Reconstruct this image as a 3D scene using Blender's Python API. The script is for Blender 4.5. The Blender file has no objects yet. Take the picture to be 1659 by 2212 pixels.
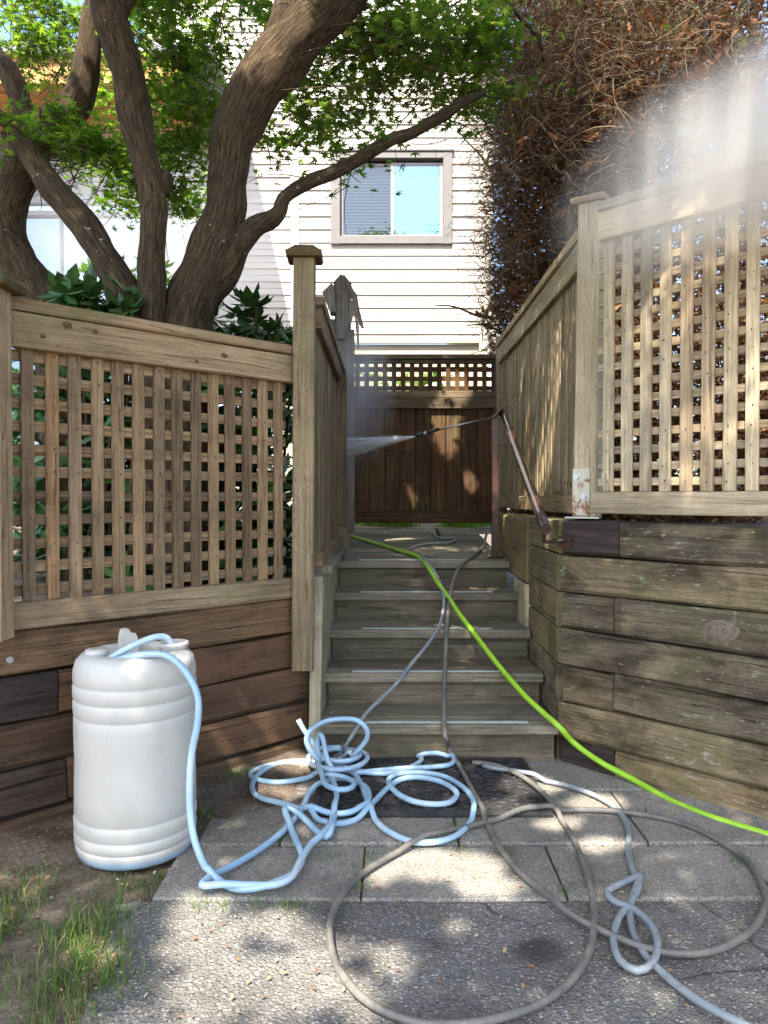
import bpy, bmesh, math, random
import numpy as np
from mathutils import Vector, Matrix, Quaternion, noise
random.seed(7); rng = np.random.default_rng(7)
S = bpy.context.scene
COL = S.collection
R = math.radians

# ---------------------------------------------------------------- camera, world, sun, exposure
F, CX, CY, H = 1662.0, 829.5, 1106.0, 1.15
PITCH = math.atan(31 / F)
cam = bpy.data.cameras.new('camera')
cam.sensor_fit = 'VERTICAL'; cam.sensor_height = 24.0; cam.lens = 24.0 * F / 2212.0
cam.clip_start = 0.05; cam.clip_end = 500
co = bpy.data.objects.new('camera', cam); COL.objects.link(co)
co.location = (0, 0, H); co.rotation_euler = (R(90) - PITCH, 0, 0)
S.camera = co
SUN_EL, SUN_AZ = R(52), R(17)
W = bpy.data.worlds.new('World'); S.world = W; W.use_nodes = True
wn = W.node_tree; bg = wn.nodes['Background']
sky = wn.nodes.new('ShaderNodeTexSky'); sky.sky_type = 'NISHITA'; sky.sun_disc = False; sky.dust_density = 1.6; sky.ozone_density = 1.0; sky.air_density = 1.0
sky.sun_elevation = SUN_EL; sky.sun_rotation = R(180) + SUN_AZ
wn.links.new(sky.outputs[0], bg.inputs[0]); bg.inputs[1].default_value = 0.15
sl = bpy.data.lights.new('sun', 'SUN'); sl.energy = 4.3; sl.angle = R(0.53); sl.color = (1.0, 0.93, 0.82)
so = bpy.data.objects.new('sun', sl); COL.objects.link(so)
SUN_DIR = Vector((math.sin(SUN_AZ) * math.cos(SUN_EL), math.cos(SUN_AZ) * math.cos(SUN_EL), -math.sin(SUN_EL)))
so.rotation_euler = SUN_DIR.to_track_quat('-Z', 'Y').to_euler()
S.view_settings.view_transform = 'Standard'; S.view_settings.look = 'None'
S.view_settings.exposure = 2.0; S.view_settings.gamma = 1.0
S.render.engine = 'CYCLES'
try:
    S.cycles.use_denoising = True
    S.cycles.max_bounces = 8; S.cycles.transparent_max_bounces = 12; S.cycles.volume_bounces = 1
except Exception: pass

# ---------------------------------------------------------------- photo measurements -> places
def ray(x, y):
    a = (x - CX) / F; b = (CY - y) / F
    return Vector((a, math.cos(PITCH) + b * math.sin(PITCH), -math.sin(PITCH) + b * math.cos(PITCH)))
C0 = Vector((0, 0, H))
def at(x, y, Y):
    r = ray(x, y); return C0 + r * (Y / r.y)
def on_z(x, y, z):
    r = ray(x, y); return C0 + r * ((z - H) / r.z)
def on_plane(x, y, A, n):
    r = ray(x, y); return C0 + r * ((Vector(A) - C0).dot(n) / r.dot(n))
NOSE_N = Vector((0, -0.467, 1)).normalized(); NOSE_A = Vector((0, 3.25, 0.182))

# ---------------------------------------------------------------- object helpers
def tag(o, label=None, cat=None, group=None, kind=None):
    if label: o['label'] = label
    if cat: o['category'] = cat
    if group: o['group'] = group
    if kind: o['kind'] = kind
    return o
def thing(name, label, cat, loc=(0, 0, 0), group=None):
    o = bpy.data.objects.new(name, None); COL.objects.link(o); o.location = loc
    o.empty_display_size = 0.1
    return tag(o, label, cat, group)
def link(name, me, mat, parent=None, kind=None):
    o = bpy.data.objects.new(name, me); COL.objects.link(o)
    if mat:
        for m in (mat if isinstance(mat, (list, tuple)) else [mat]): me.materials.append(m)
    if parent:
        o.parent = parent; o.matrix_parent_inverse = Matrix.Translation(parent.location).inverted() if parent.parent is None else Matrix.Identity(4)
    if kind: o['kind'] = kind
    return o

class MB:
    def __init__(self): self.v = []; self.f = []; self.uv = []; self.sm = []; self.mi = []; self.tn = []; self.tone = (.5, .5)
    def face(self, idx, uvs, smooth=False, mi=0):
        self.f.append(idx); self.uv.append(uvs); self.sm.append(smooth); self.mi.append(mi); self.tn += [self.tone] * len(idx)
    def box(self, P, a, b, c, along=0, ch=0.004, wob=0.0, seg=None, mi=0, emi=None):
        """chamfered board: P maps (a,b,c) to the world, `along` is the grain axis"""
        self.tone = (random.random(), random.random()); rg = [a, b, c]; i, j, k = along, (along + 1) % 3, (along + 2) % 3
        (u0, u1), (p0, p1), (q0, q1) = [sorted(rg[t]) for t in (i, j, k)]
        ch = min(ch, (p1 - p0) * .3, (q1 - q0) * .3)
        prof = [(p0 + ch, q0), (p1 - ch, q0), (p1, q0 + ch), (p1, q1 - ch), (p1 - ch, q1), (p0 + ch, q1), (p0, q1 - ch), (p0, q0 + ch)]
        L = u1 - u0; n = seg or max(1, int(L / 0.25))
        su, sv = random.random() * 60, random.random() * 60
        per = [0]
        for t in range(8):
            x, y = prof[t], prof[(t + 1) % 8]; per.append(per[-1] + math.hypot(x[0] - y[0], x[1] - y[1]))
        base = len(self.v)
        for s in range(n + 1):
            u = u0 + L * s / n
            for t, (p, q) in enumerate(prof):
                if wob:
                    nz = noise.noise_vector(Vector((u * 3 + su, t * 1.7 + sv, s * .3)))
                    p2, q2 = p + nz.x * wob, q + nz.y * wob
                else: p2, q2 = p, q
                crd = [0, 0, 0]; crd[i] = u; crd[j] = p2; crd[k] = q2
                self.v.append(tuple(P(*crd)))
        for s in range(n):
            for t in range(8):
                t2 = (t + 1) % 8
                ua, ub = su + L * s / n, su + L * (s + 1) / n
                self.face([base + s * 8 + t, base + s * 8 + t2, base + (s + 1) * 8 + t2, base + (s + 1) * 8 + t],
                          [(ua, sv + per[t]), (ua, sv + per[t + 1]), (ub, sv + per[t + 1]), (ub, sv + per[t])], False, mi)
        e = mi if emi is None else emi
        self.face([base + t for t in range(7, -1, -1)], [(su + prof[t][0] * .3, sv + prof[t][1]) for t in range(7, -1, -1)], False, e)
        self.face([base + n * 8 + t for t in range(8)], [(su + prof[t][0] * .3, sv + prof[t][1]) for t in range(8)], False, e)
    def tube(self, pts, rad, seg=8, caps=True, rough=0.0, rs=4.0, mi=0):
        pts = [Vector(p) for p in pts]; n = len(pts)
        if not isinstance(rad, (list, tuple)): rad = [rad] * n
        base = len(self.v); su, sv = random.random() * 50, random.random() * 50
        tan = [(pts[min(i + 1, n - 1)] - pts[max(i - 1, 0)]).normalized() for i in range(n)]
        ref = Vector((0, 0, 1)) if abs(tan[0].z) < .9 else Vector((1, 0, 0))
        nor = (ref - tan[0] * ref.dot(tan[0])).normalized(); u = 0; us = []
        for i in range(n):
            if i: u += (pts[i] - pts[i - 1]).length
            us.append(u)
            nor = (nor - tan[i] * nor.dot(tan[i]))
            nor = nor.normalized() if nor.length > 1e-6 else tan[i].orthogonal().normalized()
            bn = tan[i].cross(nor)
            for s in range(seg):
                a = 2 * math.pi * s / seg
                d = nor * math.cos(a) + bn * math.sin(a); rr = rad[i]
                if rough:
                    q = pts[i] + d * rr
                    rr *= 1 + rough * (noise.noise(q * rs) + .5 * noise.noise(q * rs * 2.7) + .35 * noise.noise(Vector((q.x * 22, q.y * 22, q.z * 5))))
                self.v.append(tuple(pts[i] + d * rr))
        for i in range(n - 1):
            for s in range(seg):
                s2 = (s + 1) % seg; va, vb = sv + s * rad[0] * 6.28 / seg, sv + (s + 1) * rad[0] * 6.28 / seg
                self.face([base + i * seg + s, base + i * seg + s2, base + (i + 1) * seg + s2, base + (i + 1) * seg + s],
                          [(su + us[i], va), (su + us[i], vb), (su + us[i + 1], vb), (su + us[i + 1], va)], True, mi)
        if caps:
            self.face([base + s for s in range(seg - 1, -1, -1)], [(su, sv)] * seg, False, mi)
            self.face([base + (n - 1) * seg + s for s in range(seg)], [(su + u, sv)] * seg, False, mi)
    def prism(self, poly, ext, mi=0):
        """poly: list of 3D points, pushed along ext"""
        b = len(self.v); n = len(poly); ext = Vector(ext); su = random.random() * 50
        P = [Vector(p) for p in poly]
        for p in P: self.v.append(tuple(p))
        for p in P: self.v.append(tuple(p + ext))
        uvf = lambda p: (su + p.z, p.x + p.y)
        self.face(list(range(n)), [uvf(p) for p in P], False, mi)
        self.face(list(range(2 * n - 1, n - 1, -1)), [uvf(p) for p in P[::-1]], False, mi)
        for i in range(n):
            j = (i + 1) % n
            self.face([b + i, b + n + i, b + n + j, b + j], [uvf(P[i]), uvf(P[i]), uvf(P[j]), uvf(P[j])], False, mi)
    def lathe(self, prof, cx, cy, seg=48, sx=1, sy=1, capb=True, capt=True):
        b = len(self.v); n = len(prof)
        for (r, z) in prof:
            for s in range(seg):
                a = 2 * math.pi * s / seg; self.v.append((cx + r * sx * math.cos(a), cy + r * sy * math.sin(a), z))
        for i in range(n - 1):
            for s in range(seg):
                s2 = (s + 1) % seg
                self.face([b + i * seg + s, b + i * seg + s2, b + (i + 1) * seg + s2, b + (i + 1) * seg + s], [(s / seg, prof[i][1]), ((s + 1) / seg, prof[i][1]), ((s + 1) / seg, prof[i + 1][1]), (s / seg, prof[i + 1][1])], True)
        if capb: self.face([b + s for s in range(seg - 1, -1, -1)], [(0, 0)] * seg)
        if capt: self.face([b + (n - 1) * seg + s for s in range(seg)], [(0, 0)] * seg)
    def quad(self, pts, uvs=None, mi=0):
        b = len(self.v)
        for p in pts: self.v.append(tuple(p))
        self.face(list(range(b, b + len(pts))), uvs or [(p[0], p[1]) for p in pts], False, mi)
    def build(self, name, mat, parent=None, kind=None):
        me = bpy.data.meshes.new(name); me.from_pydata(self.v, [], self.f)
        ul = me.uv_layers.new(name='UVMap')
        ul.data.foreach_set('uv', np.array([c for f in self.uv for p in f for c in p], dtype=np.float32))
        me.uv_layers.new(name='Tone').data.foreach_set('uv', np.array(self.tn, dtype=np.float32).ravel())
        me.polygons.foreach_set('use_smooth', np.array(self.sm, dtype=bool))
        me.polygons.foreach_set('material_index', np.array(self.mi, dtype=np.int32))
        me.update()
        bm = bmesh.new(); bm.from_mesh(me); bmesh.ops.recalc_face_normals(bm, faces=bm.faces); bm.to_mesh(me); bm.free()
        return link(name, me, mat, parent, kind)
def np_mesh(name, V, faces_n, idx, uv=None, smooth=False):
    """V (n,3); idx flat loop indices; faces_n: corners of every face (constant)"""
    me = bpy.data.meshes.new(name); nf = len(idx) // faces_n
    me.vertices.add(len(V)); me.vertices.foreach_set('co', np.ascontiguousarray(V, dtype=np.float32).ravel())
    me.loops.add(len(idx)); me.loops.foreach_set('vertex_index', np.ascontiguousarray(idx, dtype=np.int32))
    me.polygons.add(nf); me.polygons.foreach_set('loop_start', np.arange(nf, dtype=np.int32) * faces_n)
    me.polygons.foreach_set('loop_total', np.full(nf, faces_n, dtype=np.int32))
    if uv is not None:
        ul = me.uv_layers.new(name='UVMap'); ul.data.foreach_set('uv', np.ascontiguousarray(uv, dtype=np.float32).ravel())
    me.polygons.foreach_set('use_smooth', np.full(nf, smooth, dtype=bool))
    me.update(calc_edges=True); me.validate(); return me
def scatter(name, tv, tf, pos, rot, scl):
    """copies of a small template (tv verts, tf faces of equal size) at pos with rotation matrices rot and sizes scl; UV constant per copy"""
    n = len(pos); m = len(tv); k = len(tf[0]); nf = len(tf)
    V = np.einsum('nij,mj->nmi', rot, tv) * scl[:, None, None] + pos[:, None, :]
    idx = (np.array(tf).ravel()[None, :] + (np.arange(n) * m)[:, None]).ravel()
    uv = np.repeat(rng.random((n, 2)), nf * k, axis=0)
    return np_mesh(name, V.reshape(-1, 3), k, idx, uv)
def rand_rot(n, tilt, droop=0.0):
    """leaf frames: z = leaf normal tilted off vertical by up to `tilt` rad, random heading"""
    hd = rng.random(n) * 2 * np.pi; th = np.abs(rng.normal(0, tilt, n)) + droop; ax = rng.random(n) * 2 * np.pi
    out = np.zeros((n, 3, 3)); c, s = np.cos(hd), np.sin(hd)
    Z = np.zeros((n, 3, 3)); Z[:, 0, 0] = c; Z[:, 0, 1] = -s; Z[:, 1, 0] = s; Z[:, 1, 1] = c; Z[:, 2, 2] = 1
    k = np.stack([np.cos(ax), np.sin(ax), np.zeros(n)], 1); K = np.zeros((n, 3, 3))
    K[:, 0, 1] = -k[:, 2]; K[:, 0, 2] = k[:, 1]; K[:, 1, 0] = k[:, 2]; K[:, 1, 2] = -k[:, 0]; K[:, 2, 0] = -k[:, 1]; K[:, 2, 1] = k[:, 0]
    I = np.eye(3)[None]
    Rm = I + np.sin(th)[:, None, None] * K + (1 - np.cos(th))[:, None, None] * (K @ K)
    return Rm @ Z
def strands(name, starts, dirs, lens, rads, npt=6, curl=0.5, droop=0.15):
    """many thin three-sided twigs in one mesh"""
    n = len(starts); pts = np.zeros((n, npt, 3)); d = dirs / np.linalg.norm(dirs, axis=1)[:, None]
    p = starts.copy(); cv = rng.normal(0, curl, (n, 3)); pts[:, 0] = p
    st = (lens / (npt - 1))[:, None]
    for i in range(1, npt):
        d = d + cv / (npt - 1) + rng.normal(0, curl * .35, (n, 3)) / math.sqrt(npt); d[:, 2] -= droop / npt
        d /= np.linalg.norm(d, axis=1)[:, None]; p = p + d * st; pts[:, i] = p
    tan = np.gradient(pts, axis=1); tan /= np.linalg.norm(tan, axis=2)[:, :, None] + 1e-9
    ref = np.array([.31, .52, .79]); a = np.cross(tan, ref); a /= np.linalg.norm(a, axis=2)[:, :, None] + 1e-9; b = np.cross(tan, a)
    tp = np.linspace(1, .35, npt)[None, :, None] * rads[:, None, None]
    ring = [pts + tp * (a * math.cos(t) + b * math.sin(t)) for t in (0, 2.094, 4.189)]
    V = np.stack(ring, 2).reshape(-1, 3)
    q = []
    for i in range(npt - 1):
        for s in range(3):
            s2 = (s + 1) % 3; q += [i * 3 + s, i * 3 + s2, (i + 1) * 3 + s2, (i + 1) * 3 + s]
    idx = (np.array(q)[None, :] + (np.arange(n) * npt * 3)[:, None]).ravel()
    uv = np.repeat(rng.random((n, 2)), len(q), axis=0)
    return np_mesh(name, V, 4, idx, uv, True), pts
def spline(P, step=0.02):
    P = [Vector(p) for p in P]; out = []
    Q = [P[0] * 2 - P[1]] + P + [P[-1] * 2 - P[-2]]
    for i in range(1, len(Q) - 2):
        p0, p1, p2, p3 = Q[i - 1:i + 3]; k = max(2, int((p2 - p1).length / step))
        for j in range(k):
            t = j / k
            out.append(0.5 * ((2 * p1) + (p2 - p0) * t + (2 * p0 - 5 * p1 + 4 * p2 - p3) * t * t + (3 * p1 - p0 - 3 * p2 + p3) * t ** 3))
    out.append(P[-1]); return out

# ---------------------------------------------------------------- materials
class NT:
    def __init__(self, name):
        self.m = bpy.data.materials.new(name); self.m.use_nodes = True; self.t = self.m.node_tree
        self.b = self.t.nodes['Principled BSDF']; self.out = self.t.nodes['Material Output']
    def n(self, typ, **kw):
        x = self.t.nodes.new('ShaderNode' + typ)
        for k, v in kw.items(): setattr(x, k, v)
        return x
    def l(self, a, b): self.t.links.new(a, b)
    def coord(self, kind, scale=(1, 1, 1), loc=(0, 0, 0), rot=(0, 0, 0)):
        tc = self.n('TexCoord'); mp = self.n('Mapping'); self.l(tc.outputs[kind], mp.inputs[0])
        mp.inputs['Scale'].default_value = scale; mp.inputs['Location'].default_value = loc; mp.inputs['Rotation'].default_value = rot
        return mp.outputs[0]
    def noise(self, co, scale=5, detail=4, rough=.55, dist=0):
        x = self.n('TexNoise'); self.l(co, x.inputs['Vector']); x.inputs['Scale'].default_value = scale; x.inputs['Detail'].default_value = detail
        x.inputs['Roughness'].default_value = rough; x.inputs['Distortion'].default_value = dist; return x.outputs[0]
    def ramp(self, fac, stops, interp='LINEAR'):
        x = self.n('ValToRGB'); x.color_ramp.interpolation = interp; self.l(fac, x.inputs[0]); e = x.color_ramp.elements
        while len(e) < len(stops): e.new(.5)
        for i, (p, c) in enumerate(stops):
            e[i].position = p; e[i].color = (c, c, c, 1) if isinstance(c, (int, float)) else (*c, 1)
        return x.outputs[0]
    def mix(self, fac, a, b, mode='MIX'):
        x = self.n('Mix', data_type='RGBA', blend_type=mode)
        if isinstance(fac, (int, float)): x.inputs[0].default_value = fac
        else: self.l(fac, x.inputs[0])
        for s, v in ((6, a), (7, b)):
            if isinstance(v, tuple): x.inputs[s].default_value = (*v, 1)
            else: self.l(v, x.inputs[s])
        return x.outputs[2]
    def math(self, op, a, b=0.0, clamp=False):
        x = self.n('Math', operation=op, use_clamp=clamp)
        for s, v in ((0, a), (1, b)):
            if isinstance(v, (int, float)): x.inputs[s].default_value = v
            else: self.l(v, x.inputs[s])
        return x.outputs[0]
    def base(self, c, rough=.8, spec=.3):
        if isinstance(c, tuple): self.b.inputs['Base Color'].default_value = (*c, 1)
        else: self.l(c, self.b.inputs['Base Color'])
        if isinstance(rough, (int, float)): self.b.inputs['Roughness'].default_value = rough
        else: self.l(rough, self.b.inputs['Roughness'])
        self.b.inputs['Specular IOR Level'].default_value = spec
    def bump(self, h, strength=.5, dist=.004):
        x = self.n('Bump'); x.inputs['Strength'].default_value = strength; x.inputs['Distance'].default_value = dist
        self.l(h, x.inputs['Height']); self.l(x.outputs[0], self.b.inputs['Normal'])

def wood(name, dark, light, moss=0.0, mosscol=(.13, .15, .045), stain=.5, crack=.4, lichen=0.0, grain=70, rough=.85, incise=0.0, tint=None, s0=.5):
    t = NT(name); uv = t.coord('UV')
    g1 = t.coord('UV', (2.2, grain, 1)); g2 = t.coord('UV', (5, grain * 2.6, 1))
    n1 = t.noise(g1, 1, 5, .6, .6); n2 = t.noise(g2, 1, 3, .6)
    gr = t.math('ADD', t.math('MULTIPLY', n1, .65), t.math('MULTIPLY', n2, .35))
    spk = t.noise(t.coord('UV', (30, 160, 1)), 1, 3, .7); gr = t.math('ADD', t.math('MULTIPLY', gr, .78), t.math('MULTIPLY', spk, .22)); col = t.ramp(gr, [(.38, dark), (.62, light)])
    bl = t.noise(t.coord('UV', (.9, 2.2, 1)), 1.4, 4, .6)                       # board-to-board and along-board tone
    col = t.mix(1.0, col, t.ramp(bl, [(.3, .62), (.72, 1.28)]), 'MULTIPLY')
    tu = t.n('UVMap', uv_map='Tone'); ts = t.n('SeparateXYZ'); t.l(tu.outputs[0], ts.inputs[0])     # every board has its own tone
    col = t.mix(1.0, col, t.ramp(ts.outputs[0], [(0, (.72, .72, .74)), (.5, (1, 1, 1)), (1, (1.26, 1.22, 1.14))]), 'MULTIPLY')
    col = t.mix(t.ramp(ts.outputs[1], [(.62, 0), (1, .28)]), col, t.mix(1.0, col, (1.35, .95, .62), 'MULTIPLY'))
    if tint: col = t.mix(t.ramp(t.noise(t.coord('UV', (.35, 1.2, 1)), 1.3, 2), [(.48, 0), (.62, .8)]), col, tint)
    if stain:
        st = t.noise(t.coord('Object', (1, 1, 2.2)), 3.1, 5, .65, .4)
        col = t.mix(t.ramp(st, [(s0, 0), (s0 + .2, stain)]), col, tuple(c * .35 for c in dark))
    if moss:
        ms = t.math('MULTIPLY', t.noise(t.coord('Object'), 2.4, 6, .7), t.ramp(n1, [(.3, .8), (.7, 1.15)]))
        col = t.mix(t.ramp(ms, [(.52 - moss * .18, 0), (.66, min(1, .35 + moss * .6))]), col, mosscol)
    if lichen:
        lc = t.noise(t.coord('UV', (9, 26, 1)), 1.5, 6, .75)
        lm = t.math('MULTIPLY', t.ramp(lc, [(.56, 0), (.64, 1)]), t.ramp(t.noise(t.coord('Object'), 1.9, 3), [(.42, 0), (.62, lichen * .8)]))
        fl = t.ramp(t.noise(t.coord('UV', (22, 90, 1)), 1, 2, .5), [(.68, 0), (.72, lichen * .55)]); col = t.mix(fl, col, tuple(min(1, c * 1.7) for c in light)); col = t.mix(lm, col, (.36, .35, .29))
    ck = t.noise(t.coord('UV', (1.6, 34, 1)), 1, 6, .7, 1.2)
    cm = t.ramp(ck, [(.60, 0), (.66, 1), (.69, 0)])
    col = t.mix(t.math('MULTIPLY', cm, crack), col, tuple(c * .22 for c in dark))
    if incise:
        v = t.n('TexVoronoi'); t.l(t.coord('UV', (26, 110, 1)), v.inputs['Vector']); v.inputs['Scale'].default_value = 1
        im = t.ramp(v.outputs['Distance'], [(.12, incise), (.24, 0)]); col = t.mix(im, col, tuple(c * .4 for c in dark))
    t.base(col, rough, .25)
    hb = t.math('SUBTRACT', t.math('MULTIPLY', gr, .8), t.math('MULTIPLY', cm, .5))
    t.bump(hb, .8, .009); return t.m
def plain(name, col, rough=.6, spec=.4, metal=0.0, var=.12, scale=8, bump=0.0):
    t = NT(name); n = t.noise(t.coord('Object'), scale, 5, .6)
    c = t.mix(1.0, col, t.ramp(n, [(.3, 1 - var * 1.5), (.7, 1 + var)]), 'MULTIPLY'); t.base(c, rough, spec)
    t.b.inputs['Metallic'].default_value = metal
    if bump: t.bump(n, bump, .004)
    return t.m
def leafmat(name, stops, trans=.45, gloss=.25, tr_gain=(1.5, 1.6, .6)):
    t = NT(name); wn_ = t.n('TexWhiteNoise', noise_dimensions='2D'); t.l(t.coord('UV'), wn_.inputs['Vector'])
    c = t.ramp(wn_.outputs['Value'], stops); t.base(c, .45, gloss)
    tr = t.n('BsdfTranslucent'); t.l(t.mix(1.0, c, tr_gain, 'MULTIPLY'), tr.inputs[0])
    mx = t.n('MixShader'); mx.inputs[0].default_value = trans; t.l(t.b.outputs[0], mx.inputs[1]); t.l(tr.outputs[0], mx.inputs[2]); t.l(mx.outputs[0], t.out.inputs[0])
    return t.m

M = {}
M['fence'] = wood('weathered_fence_wood', (.13, .08, .042), (.38, .265, .155), moss=.0, stain=.35, crack=.35)
M['rail'] = wood('weathered_rail_wood', (.18, .115, .062), (.44, .325, .20), moss=.05, stain=.4, crack=.5)
M['pale'] = wood('pale_fence_wood', (.27, .215, .13), (.57, .465, .32), moss=.0, stain=.2, crack=.3, incise=.0)
M['palepost'] = wood('pale_post_wood', (.38, .295, .175), (.62, .51, .34), moss=.0, stain=.12, crack=.15, incise=.65)
M['post'] = wood('green_tinged_post_wood', (.21, .145, .075), (.47, .365, .22), moss=.2, mosscol=(.19, .19, .06), stain=.25, crack=.2, incise=.8)
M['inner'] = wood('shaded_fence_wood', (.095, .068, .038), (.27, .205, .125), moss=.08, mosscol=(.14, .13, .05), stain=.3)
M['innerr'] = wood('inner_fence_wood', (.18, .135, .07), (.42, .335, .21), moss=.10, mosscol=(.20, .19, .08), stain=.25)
M['gate'] = wood('dark_cedar_wood', (.035, .019, .01), (.17, .088, .042), moss=.1, stain=.45, crack=.3)
M['gatetop'] = wood('dark_cedar_trim_wood', (.06, .042, .025), (.17, .125, .08), moss=.15, stain=.3)
M['timber_l'] = wood('brown_timber', (.055, .032, .018), (.18, .11, .062), stain=.6, crack=.8, incise=.35, tint=(.16, .085, .048))
M['timber_d'] = wood('tarred_timber_end', (.018, .013, .01), (.075, .055, .045), stain=.4, crack=.9, grain=20)
M['timber_r'] = wood('mossy_grey_timber', (.09, .068, .042), (.28, .22, .14), moss=.25, mosscol=(.10, .105, .035), stain=.85, crack=1.0, lichen=1.0, incise=.45, s0=.44)
M['timber_s'] = wood('green_side_timber', (.11, .085, .045), (.27, .215, .12), moss=.38, mosscol=(.14, .145, .04), stain=.4, crack=.5)
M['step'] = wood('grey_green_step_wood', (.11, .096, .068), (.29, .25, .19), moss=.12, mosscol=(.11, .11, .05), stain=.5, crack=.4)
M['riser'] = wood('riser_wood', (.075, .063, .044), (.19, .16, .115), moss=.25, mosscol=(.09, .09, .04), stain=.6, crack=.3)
M['deck'] = wood('deck_board_wood', (.13, .115, .085), (.30, .265, .20), moss=.1, stain=.3, crack=.4)
t = NT('wood_knot'); n1 = t.noise(t.coord('UV', (6, 1, 1)), 1, 3, .6); n2 = t.noise(t.coord('Object'), 60, 5, .7); c = t.ramp(t.math('ADD', t.math('MULTIPLY', n1, .6), t.math('MULTIPLY', n2, .4)), [(.38, (.06, .046, .032)), (.5, (.16, .128, .09)), (.64, (.25, .205, .15))]); t.base(c, .9, .2); t.bump(n2, .8, .006); M['knot'] = t.m
M['railknot'] = plain('dark_wood_knot', (.13, .08, .045), .85, .2, var=.4, scale=80)
M['stringer'] = wood('pale_side_board_wood', (.28, .24, .155), (.50, .44, .31), moss=.35, mosscol=(.2, .19, .1), stain=.5)
M['bird'] = wood('silver_grey_wood', (.10, .085, .075), (.27, .24, .215), stain=.4, crack=.4)
M['whitewood'] = wood('peeling_white_wood', (.50, .44, .38), (.80, .76, .70), stain=.05, crack=.2, tint=(.55, .40, .28))

t = NT('concrete_aggregate'); oc = t.coord('Object')
def pebbles(t, scale, cols, matrix, soil=0.0, wear=.5):
    v = t.n('TexVoronoi'); t.l(oc, v.inputs['Vector']); v.inputs['Scale'].default_value = scale
    sep = t.n('SeparateColor'); t.l(v.outputs['Color'], sep.inputs[0])
    c = t.ramp(sep.outputs[0], cols, 'CONSTANT')
    big = t.noise(oc, 2.6, 5, .65); edge = t.ramp(v.outputs['Distance'], [(.30, 0), (.62, 1)])
    show = t.math('GREATER_THAN', sep.outputs[1], .38)
    c = t.mix(t.math('MAXIMUM', edge, t.math('SUBTRACT', 1.0, show)), c, matrix)
    c = t.mix(1.0, c, t.ramp(big, [(.3, 1 - wear), (.7, 1.2)]), 'MULTIPLY')
    fine = t.noise(oc, 160, 3, .7); c = t.mix(1.0, c, t.ramp(fine, [(.3, .75), (.7, 1.2)]), 'MULTIPLY')
    t.base(c, .85, .3); h = t.math('SUBTRACT', t.math('MULTIPLY', t.math('SUBTRACT', 1.0, edge), .7), t.math('MULTIPLY', fine, -.3))
    t.bump(h, .8, .005); return c
pebbles(t, 150, [(0, (.16, .145, .125)), (.25, (.29, .265, .225)), (.5, (.38, .35, .30)), (.72, (.23, .19, .15)), (.86, (.50, .47, .42))], (.28, .255, .215), wear=.4); M['slab'] = t.m
t = NT('exposed_aggregate_asphalt'); oc = t.coord('Object')
c = pebbles(t, 118, [(0, (.10, .095, .085)), (.2, (.21, .195, .175)), (.42, (.32, .295, .26)), (.62, (.17, .145, .12)), (.75, (.43, .405, .365)), (.93, (.28, .235, .19))], (.17, .158, .14), wear=.4)
cr = t.n('TexVoronoi', feature='DISTANCE_TO_EDGE'); ws = t.mix(.12, oc, t.n('TexNoise').outputs[1]); t.l(ws, cr.inputs['Vector']); cr.inputs['Scale'].default_value = 2.3
cm = t.math('MULTIPLY', t.ramp(cr.outputs['Distance'], [(.0, 1), (.012, 0)]), t.ramp(t.noise(oc, 1.3, 2), [(.47, 0), (.55, .85)]))
hp_ = on_z(1172, 2065, 0); dv = t.n('VectorMath', operation='DISTANCE'); t.l(t.mix(.10, oc, t.n('TexNoise').outputs[1]), dv.inputs[0]); dv.inputs[1].default_value = (hp_.x * .9 + .05, hp_.y * .9 + .05, .05)
st_ = t.ramp(t.noise(oc, 3.4, 4, .6), [(.55, 0), (.68, .55)]); c = t.mix(st_, c, (.06, .056, .05))
t.base(t.mix(t.math('MAXIMUM', cm, t.ramp(dv.outputs['Value'], [(.035, .8), (.075, 0)])), c, (.035, .032, .03)), .85, .3); M['asphalt'] = t.m
t = NT('garden_soil'); oc = t.coord('Object'); n1 = t.noise(oc, 6, 8, .7); n2 = t.noise(oc, 70, 4, .7)
c = t.ramp(n1, [(.3, (.07, .05, .035)), (.5, (.15, .115, .085)), (.72, (.25, .20, .15))]); c = t.mix(1.0, c, t.ramp(n2, [(.3, .55), (.7, 1.4)]), 'MULTIPLY')
t.base(c, .95, .1); t.bump(t.math('ADD', n1, t.math('MULTIPLY', n2, .6)), 1.0, .02); M['soil'] = t.m
t = NT('bark'); n1 = t.noise(t.coord('UV', (11, 62, 1)), 1, 7, .72, .5); n2 = t.noise(t.coord('Object'), 3, 4, .6); n3 = t.noise(t.coord('UV', (14, 10, 1)), 1, 4, .6)
c = t.ramp(n1, [(.36, (.026, .018, .011)), (.5, (.08, .055, .031)), (.68, (.18, .125, .066))]); c = t.mix(1.0, c, t.ramp(n2, [(.3, .6), (.7, 1.25)]), 'MULTIPLY')
li = t.math('MULTIPLY', t.ramp(t.noise(t.coord('Object'), 24, 3, .5), [(.69, 0), (.71, 1)]), t.ramp(t.noise(t.coord('Object'), 2.2, 2), [(.45, 0), (.55, .9)]))
c = t.mix(li, c, (.42, .42, .36)); t.base(c, .9, .2); t.bump(t.math('ADD', n1, t.math('MULTIPLY', n3, .35)), 1.0, .025); M['bark'] = t.m
M['maple'] = leafmat('maple_leaf', [(0, (.04, .095, .015)), (.5, (.07, .15, .022)), (.85, (.14, .23, .03)), (1, (.25, .30, .05))], .6, .25, (1.75, 1.7, .8))
M['rhodo'] = leafmat('rhododendron_leaf', [(0, (.02, .055, .015)), (.6, (.035, .095, .022)), (1, (.07, .15, .035))], .15, .5)
M['green'] = leafmat('fresh_leaf', [(0, (.06, .13, .02)), (.6, (.10, .20, .03)), (1, (.2, .28, .05))], .45)
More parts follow.
